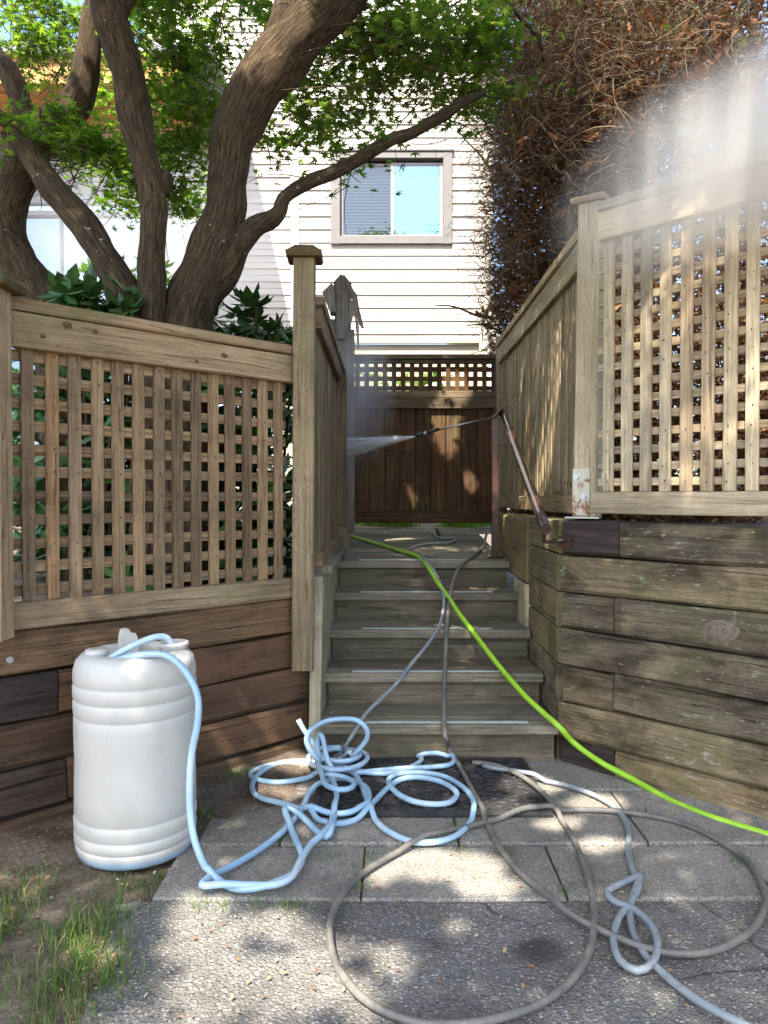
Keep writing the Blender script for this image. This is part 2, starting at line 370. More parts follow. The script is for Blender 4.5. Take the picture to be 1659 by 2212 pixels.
M['grass'] = leafmat('grass_blade', [(0, (.05, .11, .02)), (.5, (.09, .18, .035)), (.8, (.16, .22, .06)), (1, (.32, .26, .12))], .3)
M['twig'] = leafmat('dead_twig', [(0, (.035, .022, .013)), (.5, (.10, .065, .036)), (.85, (.19, .13, .075)), (1, (.30, .22, .13))], .02, .2)
M['deadleaf'] = leafmat('dead_cedar_spray', [(0, (.04, .021, .011)), (.5, (.10, .050, .024)), (.85, (.19, .09, .04)), (1, (.29, .14, .06))], .2, .15, (1.3, 1.0, .7))
M['litter'] = leafmat('fallen_bits', [(0, (.16, .035, .02)), (.35, (.30, .13, .05)), (.7, (.38, .28, .15)), (1, (.5, .45, .33))], .1, .2)
M['siding'] = None
t = NT('white_clapboard'); g = t.coord('Object', (1.2, 1, 30)); n1 = t.noise(g, 2, 5, .6); n2 = t.noise(t.coord('Object'), 1.2, 4)
c = t.ramp(n1, [(.3, (.43, .385, .335)), (.6, (.52, .475, .42))]); c = t.mix(t.ramp(n2, [(.5, 0), (.75, .35)]), c, (.52, .44, .38)); t.base(c, .7, .3); M['siding'] = t.m
M['trim'] = plain('pale_trim_paint', (.15, .138, .13), .6, .3, var=.08)
M['cream'] = plain('cream_board_paint', (.40, .35, .26), .7, .2, var=.08, scale=3)
M['vinyl'] = plain('grey_window_sash', (.26, .23, .22), .4, .4, var=.05)
M['blind'] = plain('white_blind_slat', (.72, .74, .72), .5, .4, var=.03)
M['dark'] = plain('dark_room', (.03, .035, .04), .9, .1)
def glass(name, refl, tint, gt=(.92, .97, 1)):
    t = NT(name); gl = t.n('BsdfGlossy'); gl.inputs['Roughness'].default_value = .01; gl.inputs[0].default_value = (*gt, 1)
    tr = t.n('BsdfTransparent'); tr.inputs[0].default_value = (*tint, 1); mx = t.n('MixShader'); mx.inputs[0].default_value = refl
    t.l(tr.outputs[0], mx.inputs[1]); t.l(gl.outputs[0], mx.inputs[2]); t.l(mx.outputs[0], t.out.inputs[0]); return t.m
M['glass'] = glass('window_glass', .30, (.55, .75, .82), (.60, .76, .92)); M['screen'] = glass('insect_screen_glass', .10, (.42, .44, .42)); M['bigglass'] = glass('wide_door_glass', .20, (.4, .45, .5), (.6, .76, .95))
M['soffit'] = wood('orange_soffit_boards', (.42, .20, .075), (.60, .32, .13), stain=0, crack=.1)
M['fascia'] = plain('white_fascia', (.19, .20, .22), .5)
M['darkmetal'] = plain('dark_frame_metal', (.10, .10, .11), .45, .5)
t = NT('brown_painted_metal'); n1 = t.noise(t.coord('Object'), 9, 5, .6); c = t.ramp(n1, [(.4, (.04, .019, .014)), (.75, (.10, .044, .031))]); t.base(c, .25, .6); t.b.inputs['Coat Weight'].default_value = .4; M['brownmetal'] = t.m
t = NT('rusty_cream_plate'); n1 = t.noise(t.coord('Object', (1, 1, .7)), 22, 6, .7); z = t.n('SeparateXYZ'); t.l(t.coord('Object'), z.inputs[0])
low = t.n('MapRange'); t.l(z.outputs[2], low.inputs[0]); low.inputs[1].default_value = 1.08; low.inputs[2].default_value = 1.32; low.inputs[3].default_value = .16; low.inputs[4].default_value = -.06
rs = t.ramp(t.math('ADD', n1, low.outputs[0]), [(.62, 0), (.70, 1)]); c = t.mix(rs, (.58, .53, .43), (.27, .11, .035)); t.base(c, .55, .4); M['plate'] = t.m
M['zinc'] = plain('zinc_bolt', (.42, .44, .46), .35, .5, 1.0)
t = NT('white_barrel_plastic'); oc = t.coord('Object'); n1 = t.noise(oc, 9, 6, .65); n2 = t.noise(oc, 45, 4, .7)
c = t.mix(t.ramp(n1, [(.48, 0), (.75, .45)]), (.53, .51, .465), (.40, .355, .285))
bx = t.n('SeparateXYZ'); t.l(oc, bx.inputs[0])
def band(o, a, b): return t.math('MULTIPLY', t.math('GREATER_THAN', o, a), t.math('LESS_THAN', o, b))
lab = t.math('MULTIPLY', band(bx.outputs[0], -.175, -.01), band(bx.outputs[2], .20, .40))
lab = t.math('MULTIPLY', lab, t.ramp(n2, [(.48, .0), (.7, .5)])); c = t.mix(lab, c, (.50, .45, .36))
sp = t.ramp(t.noise(oc, 120, 2, .5), [(.70, 0), (.74, .7)]); c = t.mix(sp, c, (.30, .26, .2))
rim_sky = t.ramp(bx.outputs[2], [(.030, 1), (.040, 0)]); c = t.mix(t.math('MULTIPLY', rim_sky, .8), c, (.27, .41, .53)); t.base(c, .38, .5); t.b.inputs['Subsurface Weight'].default_value = .35; t.b.inputs['Subsurface Radius'].default_value = (.06, .06, .07); M['barrel'] = t.m  # blue sky reflection painted into the colour of the bottom rim
t = NT('braided_clear_hose'); br = t.n('TexChecker'); t.l(t.coord('UV', (220, 220, 1), rot=(0, 0, .785)), br.inputs[0]); br.inputs['Scale'].default_value = 1
n1 = t.noise(t.coord('Object'), 3, 3); c = t.ramp(n1, [(.35, (.23, .39, .53)), (.58, (.36, .51, .63)), (.72, (.55, .62, .68))])
c = t.mix(t.math('MULTIPLY', br.outputs[1], .14), c, (.85, .9, .93)); t.base(c, .22, .6); t.b.inputs['Subsurface Weight'].default_value = .3; t.b.inputs['Subsurface Radius'].default_value = (.01, .015, .02); M['blue'] = t.m
def hosemat(name, a, b, rough, dirt):
    t = NT(name); n1 = t.noise(t.coord('UV', (3, 2, 1)), 2, 5, .65); n2 = t.noise(t.coord('Object'), 60, 3)
    c = t.ramp(n1, [(.35, a), (.7, b)]); c = t.mix(t.ramp(n2, [(.55, 0), (.75, .6)]), c, dirt); t.base(c, rough, .4); return t.m
M['grey'] = hosemat('scuffed_grey_hose', (.095, .092, .085), (.23, .205, .17), .5, (.06, .055, .05))
M['greyblue'] = hosemat('pale_grey_hose', (.17, .195, .215), (.31, .33, .335), .4, (.12, .12, .11))
M['lime'] = hosemat('lime_garden_hose', (.27, .52, .025), (.37, .62, .05), .35, (.24, .42, .03))
M['water'] = plain('foaming_water', (.86, .89, .93), .2, .6, var=.05)
M['nail'] = plain('rusted_nail', (.05, .032, .022), .8, .2)
M['deadstem'] = plain('dead_cedar_stem', (.05, .034, .022), .9, .2, var=.3, scale=30, bump=.6)
M['rubber'] = plain('black_rubber_mat', (.035, .033, .032), .6, .35, var=.3, scale=20, bump=.3)
M['strip'] = plain('pale_grip_strip', (.45, .52, .47), .6, .3, var=.15, scale=30)
M['steel'] = plain('lance_steel', (.35, .34, .33), .3, .5, .9)
M['black'] = plain('black_plastic', (.02, .02, .022), .4, .5)

# ================================================================ SETTING: ground
ZD = 0.775
def sheet(name, mat, x0, x1, y0, y1, z, amp=0.0, res=.12, fn=None, kind='structure'):
    nx, ny = max(2, int((x1 - x0) / res)), max(2, int((y1 - y0) / res)); mb = MB()
    for j in range(ny + 1):
        for i in range(nx + 1):
            x, y = x0 + (x1 - x0) * i / nx, y0 + (y1 - y0) * j / ny
            zz = z + amp * noise.noise(Vector((x * 2.3, y * 2.3, 1.7))) + amp * .6 * noise.noise(Vector((x * 9, y * 9, 4))) + (fn(x, y) if fn else 0)
            mb.v.append((x, y, zz))
    for j in range(ny):
        for i in range(nx):
            a = j * (nx + 1) + i; mb.face([a, a + 1, a + nx + 2, a + nx + 1], [(0, 0)] * 4, True)
    return mb.build(name, mat, None, kind)
# frames of the two angled retaining walls
class Frame:
    def __init__(s, A, d):
        s.A = Vector((A[0], A[1], 0)); s.d = Vector((d[0], d[1], 0)).normalized(); n = Vector((s.d.y, -s.d.x, 0))
        s.n = n if n.dot(-s.A) > 0 else -n
    def P(s, a, n, z): return s.A + s.d * a + s.n * n + Vector((0, 0, z))
LF = Frame((-.359, 3.42), (-.7125, -.7017)); RF = Frame((.7556, 3.3), (.7071, -.7071))
XY = lambda x, y, z: Vector((x, y, z))

def soil_h(x, y):
    # a little bank of earth that rises to the left wall
    d = (Vector((x, y, 0)) - LF.A).dot(LF.n)
    h = .045 * max(0, 1 - max(0, d) / .55) * (1 if x < -.3 else max(0, 1 - (x + .3) / .15))
    return h if y < 3.6 else 0
mb = MB(); mb.quad([(-60, -60, -.05), (60, -60, -.05), (60, 60, -.05), (-60, 60, -.05)]); mb.build('ground', M['soil'], None, 'structure')
sheet('soil_ground', M['soil'], -2.6, 2.4, .6, 3.6, -.012, .012, .03, soil_h)
# asphalt with an uneven left edge
mb = MB(); ys = [0.9 + i * .03 for i in range(43)]
for i, y in enumerate(ys):
    xl = -.67 - .19 * (y - 1.68) + .04 * noise.noise(Vector((y * 3, 0, 2))) + .02 * noise.noise(Vector((y * 14, 3, 2)))
    for j in range(41):
        x = xl + (2.3 - xl) * j / 40
        mb.v.append((x, y if i < 42 else 2.155 + .006 * noise.noise(Vector((x * 9, 0, 0))), .006 + .004 * noise.noise(Vector((x * 3, y * 3, 0))) - (.012 if j == 0 else 0)))
for i in range(42):
    for j in range(40):
        a = i * 41 + j; mb.face([a, a + 1, a + 42, a + 41], [(0, 0)] * 4, True)
mb.build('asphalt_path', M['asphalt'], None, 'structure')
sheet('paving_bed', M['soil'], -.6, 1.75, 2.15, 3.3, .0, .002, .06)
rows = [(2.165, 2.50, [-.66, -.063, .525, 1.13, 1.72]), (2.512, 2.965, [-.62, -.345, .245, .87, 1.46]), (2.975, 3.42, [-.5, .02, .60, 1.2])]
for y0, y1, xs in rows:
    for a, b in zip(xs[:-1], xs[1:]):
        mb = MB(); g = .004; dz = random.uniform(-.004, .004); tx = random.uniform(-.004, .004)
        mb.box(lambda x, y, z: Vector((x + .01 * (y - 2.4), y, z + dz + tx * (x - a))), (a + g, b - g), (y0 + g * .6, y1 - g * .6), (-.04, .012), 0, ch=.006, wob=.003, seg=10)
        mb.build('paving_slab', M['slab'], None, 'structure')
# earth beds held up by the walls, and the yard behind
def left_bed(x, y): return 0
mb = MB()
pl = [LF.P(0, -.12, .66), LF.P(3, -.12, .66), Vector((-5, 4, .7)), Vector((-5, 8.5, .85)), Vector((-.42, 8.5, .85)), Vector((-.42, 3.6, .66))]
mb.quad(pl); mb.build('planting_soil', M['soil'], None, 'structure')
mb = MB(); pr = [RF.P(.0, -.13, 1.03), Vector((.9, 3.4, 1.03)), Vector((.9, 6.3, 1.05)), Vector((6, 6.3, 1.1)), Vector((6, -1, 1.03)), RF.P(3, -.13, 1.03)]
mb.quad(pr[::-1]); mb.build('planting_soil', M['soil'], None, 'structure')
mb = MB(); mb.quad([(-.42, 6.12, .86), (6, 6.12, .86), (6, 12, .95), (-.42, 12, .95)]); mb.build('back_yard_ground', M['soil'], None, 'structure')

# ================================================================ retaining walls
lw = thing('retaining_wall', 'low reddish brown timber retaining wall behind the white barrel', 'retaining wall', LF.A)
hts = [(.555, .715), (.397, .550), (.238, .392), (.08, .233), (-.09, .075)]
for i, (z0, z1) in enumerate(hts):
    cut = {1: 1.085, 3: 1.055}.get(i)
    n1 = random.uniform(-.004, .006); ex = 2.3
    if cut:
        for a, b, m in ((-.02, cut - .004, 'timber_l'), (cut + .003, ex, 'timber_d')):
            mb = MB(); mb.box(LF.P, (a, b), (-.14, n1), (z0 + .003, z1 - .003), 0, ch=.013, wob=.011); mb.build('timber', M[m], lw)
    else:
        mb = MB(); mb.box(LF.P, (-.02, ex), (-.14 if i else -.17, n1 + (.012 if i == 0 else 0)), (z0 + .003, z1 - .003), 0, ch=.013, wob=.011); mb.build('timber', M['timber_l'], lw)
mb = MB(); bp = on_plane(20, 1425, LF.P(0, .016, 0), LF.n); mb.tube([bp - LF.n * .01, bp + LF.n * .008], .011, 12); mb.build('bolt', M['zinc'], lw)
rw = thing('retaining_wall', 'tall mossy grey timber retaining wall under the pale lattice fence, beside the steps', 'retaining wall', RF.A)
top = 1.055; zz = [1.055, .905, .745, .588, .43, .275, .12, -.06]
SX = .752
for i in range(7):
    z1, z0 = zz[i] - .003, zz[i + 1] + .003; n1 = random.uniform(-.004, .006); cut = {0: .275, 2: .255, 4: .25, 6: .26}.get(i)
    dz = lambda a, n, z: RF.P(a, n, z - .012 * max(0, a - .2))
    if cut:
        mb = MB(); mb.box(dz, (.012, cut - .003), (-.15, n1), (z0, z1), 0, ch=.013, wob=.011); mb.build('timber_end', M['timber_d' if i in (0, 6) else 'timber_r'], rw)
        mb = MB(); mb.box(dz, (cut + .003, 2.4), (-.15, n1 + .003), (z0, z1), 0, ch=.013, wob=.011); mb.build('timber', M['timber_r'], rw)
    else:
        mb = MB(); mb.box(dz, (.0, 2.4), (-.15, n1), (z0, z1), 0, ch=.013, wob=.011); mb.build('timber', M['timber_r'], rw)
    # return along the steps
    o = random.uniform(-.004, .004); yc = {2: 3.62, 3: 3.5}.get(i)
    if yc:
        mb = MB(); mb.box(XY, (SX + o, SX + .15), (3.33, yc - .003), (z0, z1), 1, ch=.008, wob=.005); mb.build('timber', M['timber_s'], rw)
        mb = MB(); mb.box(XY, (SX - o, SX + .15), (yc + .003, 4.0), (z0, z1), 1, ch=.008, wob=.005); mb.build('timber', M['timber_s'], rw)
    else:
        mb = MB(); mb.box(XY, (SX + o, SX + .15), (3.33, 4.0), (z0, z1), 1, ch=.008, wob=.005); mb.build('timber', M['timber_s' if i < 4 else 'timber_r'], rw)
mb = MB(); mb.box(XY, (SX - .006, SX + .2), (4.01, 5.12), (.70, 1.045), 1, ch=.012, wob=.006); mb.build('beam_end', M['timber_s'], rw)
mb = MB(); mb.box(XY, (SX - .015, SX + .1), (4.02, 4.36), (.33, .695), 2, ch=.01, wob=.006); mb.build('corner_block', M['stringer'], rw)

def knot(parent, kc, fr, rx, rz, mat):
    mb = MB(); ring = 32
    for k in range(6):
        for q in range(ring):
            a = 6.2832 * q / ring; rr = 1 - k / 5.6
            mb.v.append(tuple(kc + fr.d * (rx * rr * math.cos(a) * (1 + .1 * math.sin(2 * a) + .12 * noise.noise(Vector((math.cos(a) * 1.5, math.sin(a) * 1.5, kc.x * 9))))) + Vector((0, 0, rz * rr * math.sin(a))) + fr.n * (-.004 + .009 * (1 - rr ** 3))))
    for k in range(5):
        for q in range(ring):
            q2 = (q + 1) % ring; mb.face([k * ring + q, k * ring + q2, (k + 1) * ring + q2, (k + 1) * ring + q], [(k * .5 + noise.noise(Vector((q, k, 0))) * .1, 0), (k * .5, 0), (k * .5 + .5, 0), (k * .5 + .5, 0)], True)
    mb.face([5 * ring + q for q in range(ring)], [(3, 0)] * ring); mb.build('knot', mat, parent)
knot(rw, on_plane(1555, 1365, RF.P(0, .004, 0), RF.n), RF, .066, .044, M['knot'])
# ================================================================ staircase
st = thing('staircase', 'grey green wooden staircase of five steps with pale grip strips', 'stairs', (.23, 3.3, 0))
TZ = [.182, .33, .478, .627, .775]; XL, XR = -.272, .735
for i, z in enumerate(TZ):
    y0 = 3.25 + .3175 * i; y1 = y0 + .345; zb = TZ[i - 1] if i else 0
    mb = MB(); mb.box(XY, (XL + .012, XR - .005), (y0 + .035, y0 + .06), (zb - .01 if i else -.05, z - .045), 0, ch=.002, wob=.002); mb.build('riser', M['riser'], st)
    if i < 4:
        o = None
        mb = MB()
        mb.box(XY, (XL - .004, XR + .006), (y0, y0 + .135), (z - .042, z), 0, ch=.006, wob=.002); mb.box(XY, (XL, XR), (y0 + .14, y1), (z - .042, z - .002), 0, ch=.006, wob=.002)
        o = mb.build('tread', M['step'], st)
        x0, x1 = [(-.08, .62), (-.15, .56), (-.11, .55), (-.13, .60)][i]
        mb = MB(); mb.box(XY, (x0, x1), (y0 + .028, y0 + .058), (z + .001, z + .004), 0, ch=.001); mb.build('grip_strip', M['strip'], o)
# landing, rising gently towards the gate
mb = MB(); y = 3.25 + .3175 * 4; k = 0; sl_ = (.90 - ZD) / (6.05 - y); Y0 = y
DP = lambda x, yy, z: Vector((x, yy, z + (yy - Y0) * sl_ if yy > Y0 else z))
while y < 6.0:
    xr = XR + .004 if y < 5.0 else XR - .02; mb.box(DP, (XL - .03, xr), (y, y + .132), (ZD - .042, ZD - .001 * (k % 3)), 0, ch=.005, wob=.002); y += .139; k += 1
ld = mb.build('landing', M['deck'], st)
mb = MB(); mb.box(DP, (-.15, .50), (Y0 + .03, Y0 + .055), (ZD + .001, ZD + .004), 0, ch=.001); mb.build('grip_strip', M['strip'], ld)
# left flank: panel, end board and the kerb cap on top
mb = MB()
yt = lambda z: 3.33 + z * .12
mb.prism([(-.30, yt(0), -.02), (-.30, 3.42, .80), (-.30, 4.9, .80), (-.30, 4.9, -.02)], (.024, 0, 0)); mb.build('side_panel', M['stringer'], st)
mb = MB(); mb.box(lambda x, y, z: Vector((x - .012 + .015 * z, y + .1 * z, z)), (-.318, -.268), (3.31, 3.34), (-.02, .80), 2, ch=.003, wob=.003); mb.build('end_board', M['stringer'], st)
mb = MB(); mb.box(XY, (-.375, -.235), (3.50, 4.98), (.802, .842), 1, ch=.005, wob=.003); mb.build('kerb_cap', M['step'], st)

# ================================================================ lattice fences
def lattice(P, s0, s1, z0, z1, pitch=.0802, w=.042, rp=.0792, rh=.037, nf=0.0, th=.017, nails=False):
    mb = MB(); s = s0; cols_ = []
    while s < s1:
        cols_.append(s + w / 2)
        lean = random.uniform(-.003, .003); nn = nf + random.uniform(-.002, .002)
        mb.box(lambda a, n, z: P(a + lean * (z - z0), n, z), (s, s + w + random.uniform(-.002, .002)), (nn - th, nn), (z0, z1 + .02), 2, ch=.002, wob=.0012); s += pitch
    z = z0 + .02
    while z < z1:
        zz_ = z + random.uniform(-.003, .003); mb.box(P, (s0 - .03, s1), (nf - 2 * th - .003, nf - th - .003), (zz_, zz_ + rh), 0, ch=.002, wob=.0015)
        if nails:
            for c_ in cols_:
                if random.random() < .6:
                    o_ = (c_ + random.uniform(-.006, .006), zz_ + rh / 2 + random.uniform(-.006, .006)); r_ = random.uniform(.0016, .003)
                    mb.quad([P(o_[0] + r_ * math.cos(k * 1.047), nf + .0032, o_[1] + r_ * 1.6 * math.sin(k * 1.047)) for k in range(6)], None, 1)
        z += rp
    return mb
lf = thing('lattice_fence', 'brown weathered lattice fence on the low timber wall, in front of the maples', 'fence', LF.P(0, 0, .715))
lattice(LF.P, .112, 1.27, .80, 1.68, nails=True).build('lattice_panel', [M['fence'], M['nail']], lf)
mb = MB(); mb.box(LF.P, (.045, 1.232), (-.02, .028), (1.648, 1.765), 0, ch=.004, wob=.003); mb.build('top_rail', M['rail'], lf)
mb = MB(); mb.box(LF.P, (.045, 1.245), (-.07, .04), (1.768, 1.808), 0, ch=.006, wob=.003); mb.build('cap_board', M['rail'], lf)
mb = MB(); mb.box(LF.P, (.03, 1.245), (-.02, .032), (.712, .80), 0, ch=.005, wob=.003); mb.build('bottom_rail', M['rail'], lf)
mb = MB(); mb.box(LF.P, (1.27, 1.30), (-.05, .0), (.715, 1.76), 2, ch=.003); mb.build('stile', M['fence'], lf)
def capped(parent, x, y, z0, z1, w, mat, capmat, rot=0, cw=.165, lean=0.0, ch_=.055, flat=.5):
    c, s = math.cos(rot), math.sin(rot)
    P = lambda a, b, z: Vector((x + a * c - b * s + lean * (z - z0), y + a * s + b * c, z))
    mb = MB(); mb.box(P, (-w / 2, w / 2), (-w / 2, w / 2), (z0, z1), 2, ch=.005, wob=.002); p = mb.build('post', mat, parent)
    if cw:
        mb = MB(); h = cw / 2; b0 = z1 - .01; f = h * flat
        lv = [(h * .93, b0), (h, b0 + .012), (h, b0 + .02), (f, b0 + ch_)]; base = len(mb.v)
        for r, z in lv:
            for a, b in ((-r, -r), (r, -r), (r, r), (-r, r)): mb.v.append(tuple(P(a, b, z)))
        for k in range(3):
            for q in range(4):
                q2 = (q + 1) % 4; mb.face([k * 4 + q, k * 4 + q2, k * 4 + 4 + q2, k * 4 + 4 + q], [(q * .2, z1), (q * .2 + .15, z1), (q * .2 + .15, z1 + .03), (q * .2, z1 + .03)])
        mb.face([12, 13, 14, 15], [(0, 0), (.1, 0), (.1, .1), (0, .1)]); mb.face([3, 2, 1, 0], [(0, 0), (.1, 0), (.1, .1), (0, .1)])
        mb.build('post_cap', capmat, p)
    return p
for kx, ky, ka, kb in ((145, 702, .022, .017), (92, 726, .014, .010), (205, 716, .013, .012), (485, 768, .018, .012), (425, 780, .010, .008)): knot(lf, on_plane(kx, ky, LF.P(0, .028, 0), LF.n), LF, ka, kb, M['railknot'])
capped(lf, -.355, 3.36, .40, 2.19, .092, M['post'], M['gate'], R(2), .155, .006)
QP = q = at(-16, 1000, 2.44); capped(lf, q.x, q.y, .70, 1.815, .09, M['rail'], M['gate'], R(0), .165, 0, .05, .6)

rf = thing('lattice_fence', 'pale beige lattice fence above the mossy wall on the right', 'fence', RF.P(.15, 0, 1.06))
lattice(RF.P, .197, 2.3, 1.175, 2.22, .0807, .045, .0675, .031, nails=True).build('lattice_panel', [M['pale'], M['nail']], rf)
mb = MB(); mb.box(RF.P, (.188, 2.35), (-.02, .028), (2.195, 2.31), 0, ch=.005, wob=.003); mb.build('top_rail', M['pale'], rf)
mb = MB(); mb.box(RF.P, (.188, 2.35), (-.06, .036), (2.313, 2.35), 0, ch=.005, wob=.003); mb.build('cap_board', M['pale'], rf)
mb = MB(); mb.box(RF.P, (.165, 2.35), (-.02, .03), (1.085, 1.172), 0, ch=.005, wob=.003); mb.build('bottom_rail', M['pale'], rf)
ps = at(1270, 800, 3.36); PR = R(-33)
pp = capped(rf, ps.x, ps.y, 1.065, 2.425, .098, M['palepost'], M['rail'], PR, .15, .013, .03, .8)
pf = Frame((ps.x, ps.y), (math.cos(PR), math.sin(PR)))
mb = MB(); mb.box(lambda a, n, z: pf.P(a, n, z), (-.048, .028), (.050, .056), (1.075, 1.275), 2, ch=.002); br = mb.build('steel_bracket', M['plate'], rf)
mb = MB(); mb.box(lambda a, n, z: pf.P(a, n, z), (-.075, .075), (.035, .075), (1.06, 1.068), 0, ch=.001); mb.build('foot_plate', M['zinc'], br)
for a, z in ((-.028, 1.237), (.004, 1.155)):
    mb = MB(); mb.tube([pf.P(a, .056, z), pf.P(a, .067, z)], .0105, 6); mb.tube([pf.P(a, .056, z), pf.P(a, .058, z)], .016, 12); mb.build('bolt', M['zinc'], br)

# inner fences along the passage: x grows towards the passage
IL = lambda a, n, z: Vector((-.305 + n, a, z)); IR = lambda a, n, z: Vector((.895 - n, a, z))
il = thing('lattice_fence', 'dark narrow fence with close battens on the left side of the passage', 'fence', (-.3, 4.5, .84))
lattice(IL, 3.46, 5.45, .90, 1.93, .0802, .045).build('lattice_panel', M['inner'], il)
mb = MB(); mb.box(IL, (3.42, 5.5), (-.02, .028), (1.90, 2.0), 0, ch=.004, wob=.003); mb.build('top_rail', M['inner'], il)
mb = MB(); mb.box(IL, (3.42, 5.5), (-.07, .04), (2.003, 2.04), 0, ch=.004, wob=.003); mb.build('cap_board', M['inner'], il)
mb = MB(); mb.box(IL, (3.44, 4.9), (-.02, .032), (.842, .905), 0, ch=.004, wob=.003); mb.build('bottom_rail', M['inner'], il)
ep = at(714, 830, 5.62); mb = MB(); mb.box(XY, (ep.x - .042, ep.x + .042), (5.58, 5.67), (.9, 2.44), 2, ch=.004, wob=.002); mb.build('post', M['bird'], il)
mb = MB(); mb.box(XY, (ep.x - .01, ep.x + .09), (5.53, 5.66), (1.98, 2.06), 0, ch=.01, wob=.003); mb.build('post_collar', M['gatetop'], il)
mb = MB(); mb.box(XY, (-.315, -.245), (4.95, 5.03), (.80, 1.95), 2, ch=.004, wob=.002); mb.build('post', M['inner'], il)
mb = MB(); mb.box(XY, (-.325, -.225), (4.90, 5.08), (.80, .96), 2, ch=.004, wob=.002); mb.build('post_foot', M['inner'], il)
ir = thing('lattice_fence', 'close battened fence on the right side of the passage, below the dead hedge', 'fence', (.9, 4.6, 1.05))
lattice(IR, 3.44, 5.85, 1.16, 2.22, .0702, .040).build('lattice_panel', M['innerr'], ir)
mb = MB(); mb.box(IR, (3.42, 5.9), (-.02, .028), (2.17, 2.29), 0, ch=.004, wob=.003); mb.build('top_rail', M['innerr'], ir)
mb = MB(); mb.box(IR, (3.42, 5.9), (-.06, .045), (2.293, 2.335), 0, ch=.004, wob=.003); mb.build('cap_board', M['innerr'], ir)
mb = MB(); mb.box(IR, (3.44, 5.9), (-.02, .03), (1.075, 1.16), 0, ch=.004, wob=.003); mb.build('bottom_rail', M['innerr'], ir)
mb = MB(); mb.box(XY, (.865, .945), (5.90, 5.98), (.8, 2.38), 2, ch=.004); mb.build('post', M['innerr'], ir)

# ================================================================ gate
GY = 6.06
gt = thing('wooden_gate', 'dark brown boarded gate with a strip of lattice on top', 'gate', (.33, GY, .86))
mb = MB(); x = -.235
while x < .885:
    w = random.uniform(.115, .128); w = min(w, .893 - x); mb.box(XY, (x, x + w - .004), (GY, GY + .025), (.965, 1.86), 2, ch=.006, wob=.001); x += w
mb.box(XY, (-.235, .893), (GY + .027, GY + .04), (.97, 1.86), 2, ch=.001); mb.build('board_panel', M['gate'], gt)
GP = lambda a, n, z: Vector((a, GY - n, z))
lattice(GP, -.225, .90, 1.975, 2.21, .0712, .036, .0735, .036, nf=-.0, th=.012).build('lattice_panel', M['gate'], gt)
mb = MB(); mb.box(XY, (-.235, .895), (GY - .022, GY + .02), (2.20, 2.228), 0, ch=.004, wob=.002); mb.box(XY, (-.235, .895), (GY - .05, GY + .05), (2.23, 2.266), 0, ch=.005, wob=.002); mb.build('top_rail', M['gatetop'], gt)
mb = MB(); mb.box(XY, (-.235, .895), (GY - .03, GY + .02), (1.93, 1.985), 0, ch=.004, wob=.002); mb.box(XY, (-.235, .895), (GY - .04, GY - .002), (1.845, 1.927), 0, ch=.004, wob=.002); mb.build('middle_rail', M['gatetop'], gt)
mb = MB(); mb.box(XY, (-.235, .895), (GY - .03, GY - .003), (.95, 1.045), 0, ch=.004, wob=.002); mb.build('bottom_rail', M['gate'], gt)
gp = thing('gate_post', 'tall silver grey gate post under the birdhouse', 'post', (-.29, 5.9, .86))
mb = MB(); mb.box(XY, (-.375, -.255), (5.86, 5.98), (.86, 2.62), 2, ch=.006, wob=.003); mb.build('shaft', M['bird'], gp)
mb = MB(); mb.box(XY, (-.305, -.222), (5.83, 5.855), (.86, 2.42), 2, ch=.004, wob=.003); mb.build('stop_strip', M['bird'], gp)

# birdhouse on the gate post
BY = 5.78; bz = lambda x, y: at((700 + x / 5.53) / 1.1573, (620 + y / 5.53) / 1.1573, BY)
bh = thing('birdhouse', 'weathered grey birdhouse with a steep plank roof on the gate post', 'birdhouse', bz(850, 1250))
mb = MB(); mb.prism([bz(*p) for p in ((690, 900), (735, 560), (740, 470), (845, 352), (862, 380), (885, 368), (985, 500), (985, 640), (955, 1000), (900, 1250), (790, 1250), (780, 900))], (0, .10, 0)); mb.build('body', M['bird'], bh)
mb = MB(); mb.prism([bz(*p) for p in ((583, 622), (720, 486), (752, 560), (770, 890), (690, 890))], (0, -.022, 0)); mb.build('roof_plank', M['bird'], bh)
mb = MB(); mb.prism([bz(*p) for p in ((900, 400), (990, 500), (1000, 570), (1066, 650), (1100, 860), (1162, 1105), (1140, 1118), (1092, 1060), (1000, 720), (955, 600))], (0, -.03, 0)); mb.build('roof_plank', M['bird'], bh)
mb = MB(); mb.prism([bz(*p) + Vector((0, -.004, 0)) for p in ((962, 700), (1010, 740), (1092, 1075), (1096, 1392), (1072, 1385), (1035, 970), (1015, 940), (978, 1075), (952, 1005))], (0, -.014, 0)); mb.build('front_trim', M['deck'], bh)

